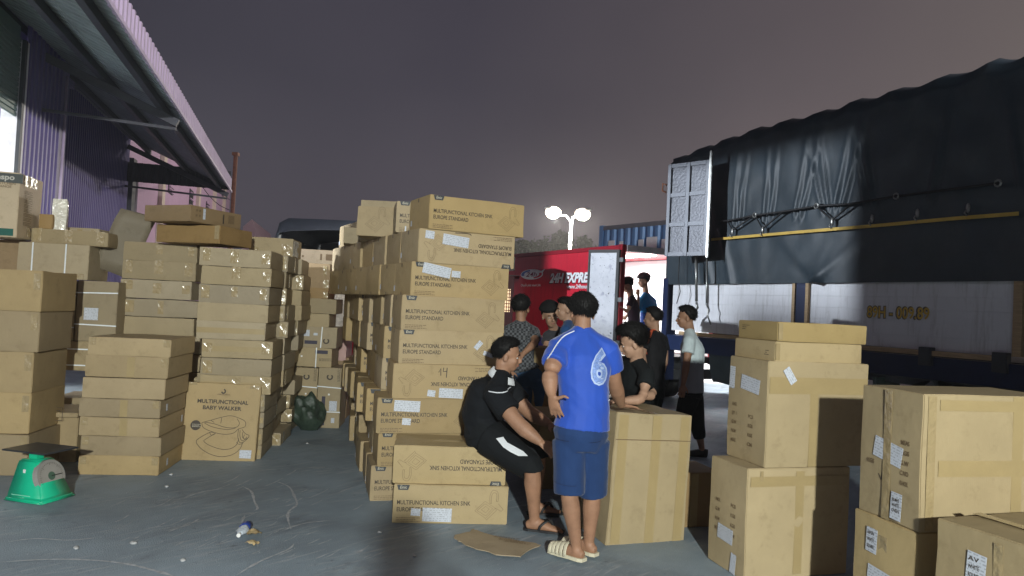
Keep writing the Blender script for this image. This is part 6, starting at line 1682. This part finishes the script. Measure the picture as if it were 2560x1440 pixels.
for i in range(25):
    a = R(-158 + 316 * i / 24) + math.pi * 1.5 * 0
    dv = cs @ V((math.sin(a), -math.cos(a), 0))
    fr_ = abs(i - 12) / 12
    b0 = nk + ax_ * (.052 - .060 * fr_) + dv * (.068 + .010 * fr_); b1 = nk + ax_ * (.002 - .060 * fr_) + dv * (.104 + .002 * fr_)
    ring.append((b0, b1))
vs = [(bm.verts.new(a), bm.verts.new(b), bm.verts.new(b + ax_ * .008 + (b - nk).normalized() * .006), bm.verts.new(a + (a - nk).normalized() * .012)) for a, b in ring]
for a, b in zip(vs, vs[1:]):
    for k in range(4): bm.faces.new((a[k], b[k], b[(k + 1) % 4], a[(k + 1) % 4]))
obj('collar', bm, WCOL, ps['body'], True)
BV3 = BVHTree.FromPolygons([v.co.copy() for v in ps['pants'].data.vertices], [tuple(p.vertices) for p in ps['pants'].data.polygons])
gq = [(1240, 1096), (1258, 1092), (1268, 1106), (1290, 1118), (1308, 1128), (1320, 1140), (1296, 1140), (1276, 1130), (1258, 1118)]
bm = B(); bm.faces.new([bm.verts.new(P(x, y, 4.9)) for x, y in gq]); bmesh.ops.triangulate(bm, faces=bm.faces[:]); bmesh.ops.subdivide_edges(bm, edges=bm.edges[:], cuts=5, use_grid_fill=True)
for v in bm.verts:
    d = (v.co - CAM).normalized(); h = BV3.ray_cast(CAM, d); v.co = (h[0] if h[0] is not None else v.co) - d * .006
obj('side_panel', bm, WCOL, ps['body'])

# youth in a black T-shirt leaning on the carton
J = dict(pelvis=P(1568, 1062, 6.05), waist=P(1575, 1010, 5.92), chest=P(1588, 955, 5.80), neck=P(1592, 905, 5.72), head=P(1581, 857, 5.66),
         sh0=P(1618, 938, 5.58), sh1=P(1560, 915, 5.95), el0=P(1606, 1000, 5.46), wr0=P(1560, 1002, 5.42), el1=P(1640, 988, 5.72), wr1=P(1596, 992, 5.60))
J.update(stand(6.10, 1570, .82, .10, (-.3, -1)))
pr = person('youth in a plain black T-shirt bending over the waist-high carton', J, (-.93, .12, -.30), SKIN2, .0075, .92, 1.0, dict(m=cloth('black tee cloth', (.008, .010, .011), var=.2), sleeve=.42, mg=.016), dict(m=BLKS, len=1.9), hairt=.034, shoes=dict(k='shoe', m=BLACK),
            hands={0: dict(n=(0, 0, 1), curl=.4), 1: dict(n=(0, 0, 1), curl=.4)})

# man in the grey checked shirt
GREY = cloth('grey check cloth', (.055, .058, .065), var=.3)
JEAN = cloth('blue jeans', (.045, .10, .19), var=.2)
def check_mat():
    m = GREY; t = m.node_tree; n = t.nodes; l = t.links; b = n['Principled BSDF']; co = n.new('ShaderNodeTexCoord')
    ck = n.new('ShaderNodeTexChecker'); ck.inputs['Scale'].default_value = 46; ck.inputs[1].default_value = (.030, .032, .036, 1); ck.inputs[2].default_value = (.115, .12, .13, 1)
    l.new(co.outputs['Object'], ck.inputs[0]); l.new(ck.outputs[0], b.inputs['Base Color'])
check_mat()
J = dict(pelvis=P(1318, 938, 7.3), waist=P(1308, 900, 7.3), chest=P(1303, 858, 7.3), neck=P(1302, 812, 7.3), head=P(1303, 772, 7.32),
         sh0=P(1272, 830, 7.25), sh1=P(1333, 832, 7.28), el0=P(1262, 878, 7.2), wr0=P(1272, 925, 7.05), el1=P(1338, 856, 7.12), wr1=P(1308, 884, 7.02))
J.update(stand(7.3, 1322, .90, .09, (.2, 1)))
person('man in a grey checked shirt and blue jeans standing with his back to us', J, (.25, .95, 0), SKIN, .009, .96, 1.0, dict(m=GREY, sleeve=.62, mg=.018, hem=-.05), dict(m=JEAN, len=1.95), hairt=.022, shoes=dict(k='shoe', m=BLACK), eyes=False)

# man in a black cap, and the youth in front of him
J = dict(pelvis=P(1403, 936, 8.75), waist=P(1400, 900, 8.65), chest=P(1394, 862, 8.5), neck=P(1386, 826, 8.38), head=P(1376, 789, 8.25),
         sh0=P(1371, 842, 8.35), sh1=P(1414, 838, 8.45), el0=P(1365, 874, 8.25), wr0=P(1364, 905, 8.1), el1=P(1420, 878, 8.35), wr1=P(1404, 905, 8.2))
J.update(stand(8.8, 1404, .84, .10, (-.1, -1)))
person('man in a black cap and dark grey shirt leaning towards us before the red truck', J, (.22, -.93, -.18), SKIN2, .009, .98, 1.12, dict(m=cloth('charcoal shirt cloth', (.045, .045, .052), var=.25), sleeve=.5), dict(m=BLKS, len=1.9), cap=(cloth('black cap cloth', (.012, .012, .013)), None), shoes=dict(k='shoe', m=BLACK))
J = dict(pelvis=P(1421, 925, 7.9), waist=P(1421, 890, 7.9), chest=P(1421, 850, 7.9), neck=P(1421, 810, 7.9), head=P(1413, 775, 7.88),
         sh0=P(1414, 828, 7.76), sh1=P(1425, 826, 8.06), el0=P(1411, 872, 7.7), wr0=P(1400, 905, 7.65), el1=P(1422, 872, 8.1), wr1=P(1408, 905, 8.0))
J.update(stand(7.9, 1422, .88, .09, (-1, -.1)))
person('youth in a dark blue T-shirt in profile beside the man in the black cap', J, (-.95, -.12, -.08), SKIN2, .010, .92, 1.0, dict(m=cloth('petrol blue cloth', (.02, .07, .19)), sleeve=.5), dict(m=BLKS, len=1.9), hairt=.020, shoes=dict(k='shoe', m=BLACK))

# two boys inside the red truck
def tr_legs(px, Y, fz, zp, f):
    d = stand(Y, px, zp, .08, f)
    for k in list(d): d[k] = (d[k][0], d[k][1], fz + d[k][2] * (1 if k[:2] in ('to', 'an') else (zp - fz) / zp))
    return d
FZ2 = zb2 + .03
J = dict(pelvis=P(1588, 838, 12.66), waist=P(1586, 808, 12.62), chest=P(1583, 772, 12.56), neck=P(1577, 742, 12.5), head=P(1569, 714, 12.42),
         sh0=P(1578, 752, 12.42), sh1=P(1583, 752, 12.70), el0=P(1569, 780, 12.36), wr0=P(1559, 772, 12.24), el1=P(1575, 780, 12.75), wr1=P(1566, 790, 12.6))
J.update(tr_legs(1584, 12.66, FZ2, J['pelvis'].z, (-1, -.1)))
person('boy in dark purple T-shirt and black cap leaning at the red truck door', J, (-.93, -.1, -.35), SKIN2, .010, .82, .98, dict(m=cloth('dark purple cloth', (.028, .016, .030)), sleeve=.5), dict(m=BLKS, len=1.9), cap=(cloth('black cap cloth', (.012, .012, .013)), V((-.9, -.1, -.1))), shoes=dict(k='shoe', m=BLACK))
CY = cloth('cyan and blue jersey', (.02, .26, .60))
J = dict(pelvis=P(1616, 838, 12.82), waist=P(1616, 805, 12.82), chest=P(1617, 770, 12.82), neck=P(1615, 736, 12.8), head=P(1609, 703, 12.78),
         sh0=P(1600, 754, 12.68), sh1=P(1633, 754, 12.92), el0=P(1593, 792, 12.58), wr0=P(1596, 738, 12.55), el1=P(1638, 792, 12.95), wr1=P(1632, 825, 12.9))
J.update(tr_legs(1616, 12.82, FZ2, J['pelvis'].z, (-1, -.3)))
person('boy in bright blue jersey and grey cap, hand at mouth, inside the red truck', J, (-.93, -.25, -.08), SKIN2, .010, .84, 1.0, dict(m=CY, sleeve=.52, split=(P(1616, 782, 12.8).z, cloth('deep blue print', (.02, .08, .40), var=.5))), dict(m=BLKS, len=1.9), cap=(cloth('grey cap cloth', (.035, .03, .035)), V((-.95, -.2, .02))), shoes=dict(k='shoe', m=BLACK), hands={0: dict(d=(-.1, .1, .9), n=(-.3, -.9, 0), curl=.7)})

# boy in black and orange
J = dict(pelvis=P(1633, 972, 8.5), waist=P(1636, 920, 8.5), chest=P(1638, 875, 8.5), neck=P(1637, 832, 8.5), head=P(1632, 796, 8.48),
         sh0=P(1613, 848, 8.38), sh1=P(1658, 850, 8.62), el0=P(1606, 893, 8.28), wr0=P(1617, 930, 8.1), el1=P(1664, 895, 8.65), wr1=P(1655, 940, 8.55))
J.update(stand(8.5, 1634, .78, .09, (-.8, .5)))
po = person('boy in a black shirt with an orange shoulder standing behind the bending youth', J, (-.86, .45, -.03), SKIN2, .009, .92, 1.0, dict(m=cloth('black print cloth', (.014, .014, .016), var=.4), sleeve=.56), dict(m=BLKS, len=1.9), hairt=.016, shoes=dict(k='shoe', m=BLACK))
ORG = cloth('orange cloth', (.62, .10, .03))
BV4 = BVHTree.FromPolygons([v.co.copy() for v in po['shirt'].data.vertices], [tuple(p.vertices) for p in po['shirt'].data.polygons])
for nm, gq in (('shoulder_panel', [(1604, 838), (1622, 820), (1634, 824), (1626, 845), (1620, 858), (1606, 856)]), ('cuff', [(1598, 874), (1618, 880), (1618, 886), (1598, 880)]), ('collar', [(1624, 820), (1646, 822), (1646, 826), (1626, 825)])):
    bm = B(); bm.faces.new([bm.verts.new(P(x, y, 8.2)) for x, y in gq]); bmesh.ops.triangulate(bm, faces=bm.faces[:]); bmesh.ops.subdivide_edges(bm, edges=bm.edges[:], cuts=4, use_grid_fill=True)
    bad = []
    for v in bm.verts:
        d = (v.co - CAM).normalized(); h = BV4.ray_cast(CAM, d)
        if h[0] is None: bad.append(v)
        else: v.co = h[0] - d * .007
    bmesh.ops.delete(bm, geom=bad, context='VERTS')
    obj(nm, bm, ORG, po['body'])

# man in the pale shirt walking off to the left
J = dict(pelvis=P(1728, 975, 8.1), waist=P(1731, 925, 8.1), chest=P(1731, 875, 8.1), neck=P(1725, 832, 8.1), head=P(1715, 795, 8.1),
         sh0=P(1723, 855, 7.93), sh1=P(1730, 853, 8.27), el0=P(1716, 912, 7.86), wr0=P(1708, 962, 7.82), el1=P(1734, 910, 8.34), wr1=P(1720, 960, 8.4),
         hip0=P(1724, 990, 8.0), hip1=P(1732, 990, 8.2), kn0=P(1702, 1062, 7.98), kn1=P(1744, 1068, 8.18), an0=P(1696, 1140, 8.02), an1=P(1754, 1122, 8.2))
J['toe0'] = (J['an0'].x - .18, J['an0'].y, 0); J['toe1'] = (J['an1'].x - .18, J['an1'].y, 0); J['an0'].z = .09; J['an1'].z = .11
person('man in a pale blue-grey T-shirt and cropped black trousers walking left', J, (-.95, .15, -.05), SKIN, .009, .96, 1.0, dict(m=cloth('pale blue grey cloth', (.60, .70, .72)), sleeve=.50, mg=.020, hem=.02, split=(P(1731, 905, 8.1).z, cloth('mid grey cloth', (.34, .37, .40)))), dict(m=BLKS, len=1.55, mg=.020), hairt=.020, shoes=dict(k='shoe', m=BLACK),
       hands={0: dict(n=(0, -1, 0), curl=.5)})

# the photographer: his shadow is the dark patch at the bottom of the picture
J = dict(pelvis=(0.160, -.42, .93), waist=(0.160, -.42, 1.06), chest=(0.160, -.41, 1.24), neck=(0.160, -.39, 1.44), head=(0.160, -.35, 1.57),
         sh0=(-0.010, -.40, 1.36), sh1=(0.330, -.40, 1.36), el0=(-0.090, -.33, 1.14), wr0=(0.020, -.17, 1.36), el1=(0.410, -.33, 1.14), wr1=(0.300, -.17, 1.36),
         hip0=(0.070, -.42, .88), hip1=(0.250, -.42, .88), kn0=(0.060, -.40, .48), kn1=(0.260, -.40, .48), an0=(0.050, -.44, .085), an1=(0.270, -.44, .085), toe0=(0.040, -.2, 0), toe1=(0.280, -.2, 0))
person('photographer in dark clothes behind the camera, casting the shadow in front', J, (0, 1, 0), SKIN, .012, 1.0, 1.0, dict(m=BLK, sleeve=.55), dict(m=NAVY, len=1.9), shoes=dict(k='shoe', m=BLACK))

# ------------------------------------------------------------------ damp night air
hm_ = bpy.data.materials.new('night haze'); hm_.use_nodes = True; t_ = hm_.node_tree
for n_ in list(t_.nodes):
    if n_.type == 'BSDF_PRINCIPLED': t_.nodes.remove(n_)
pv = t_.nodes.new('ShaderNodeVolumePrincipled'); pv.inputs['Color'].default_value = (.95, .95, 1, 1); pv.inputs['Density'].default_value = .0010
t_.links.new(pv.outputs[0], [n_ for n_ in t_.nodes if n_.type == 'OUTPUT_MATERIAL'][0].inputs['Volume'])
hz_ = box_obj('haze', hm_, None, -60, 60, -20, 105, -1, 14)
tag(hz_, 'thin damp night haze glowing round the street lamps', None, None, 'stuff')
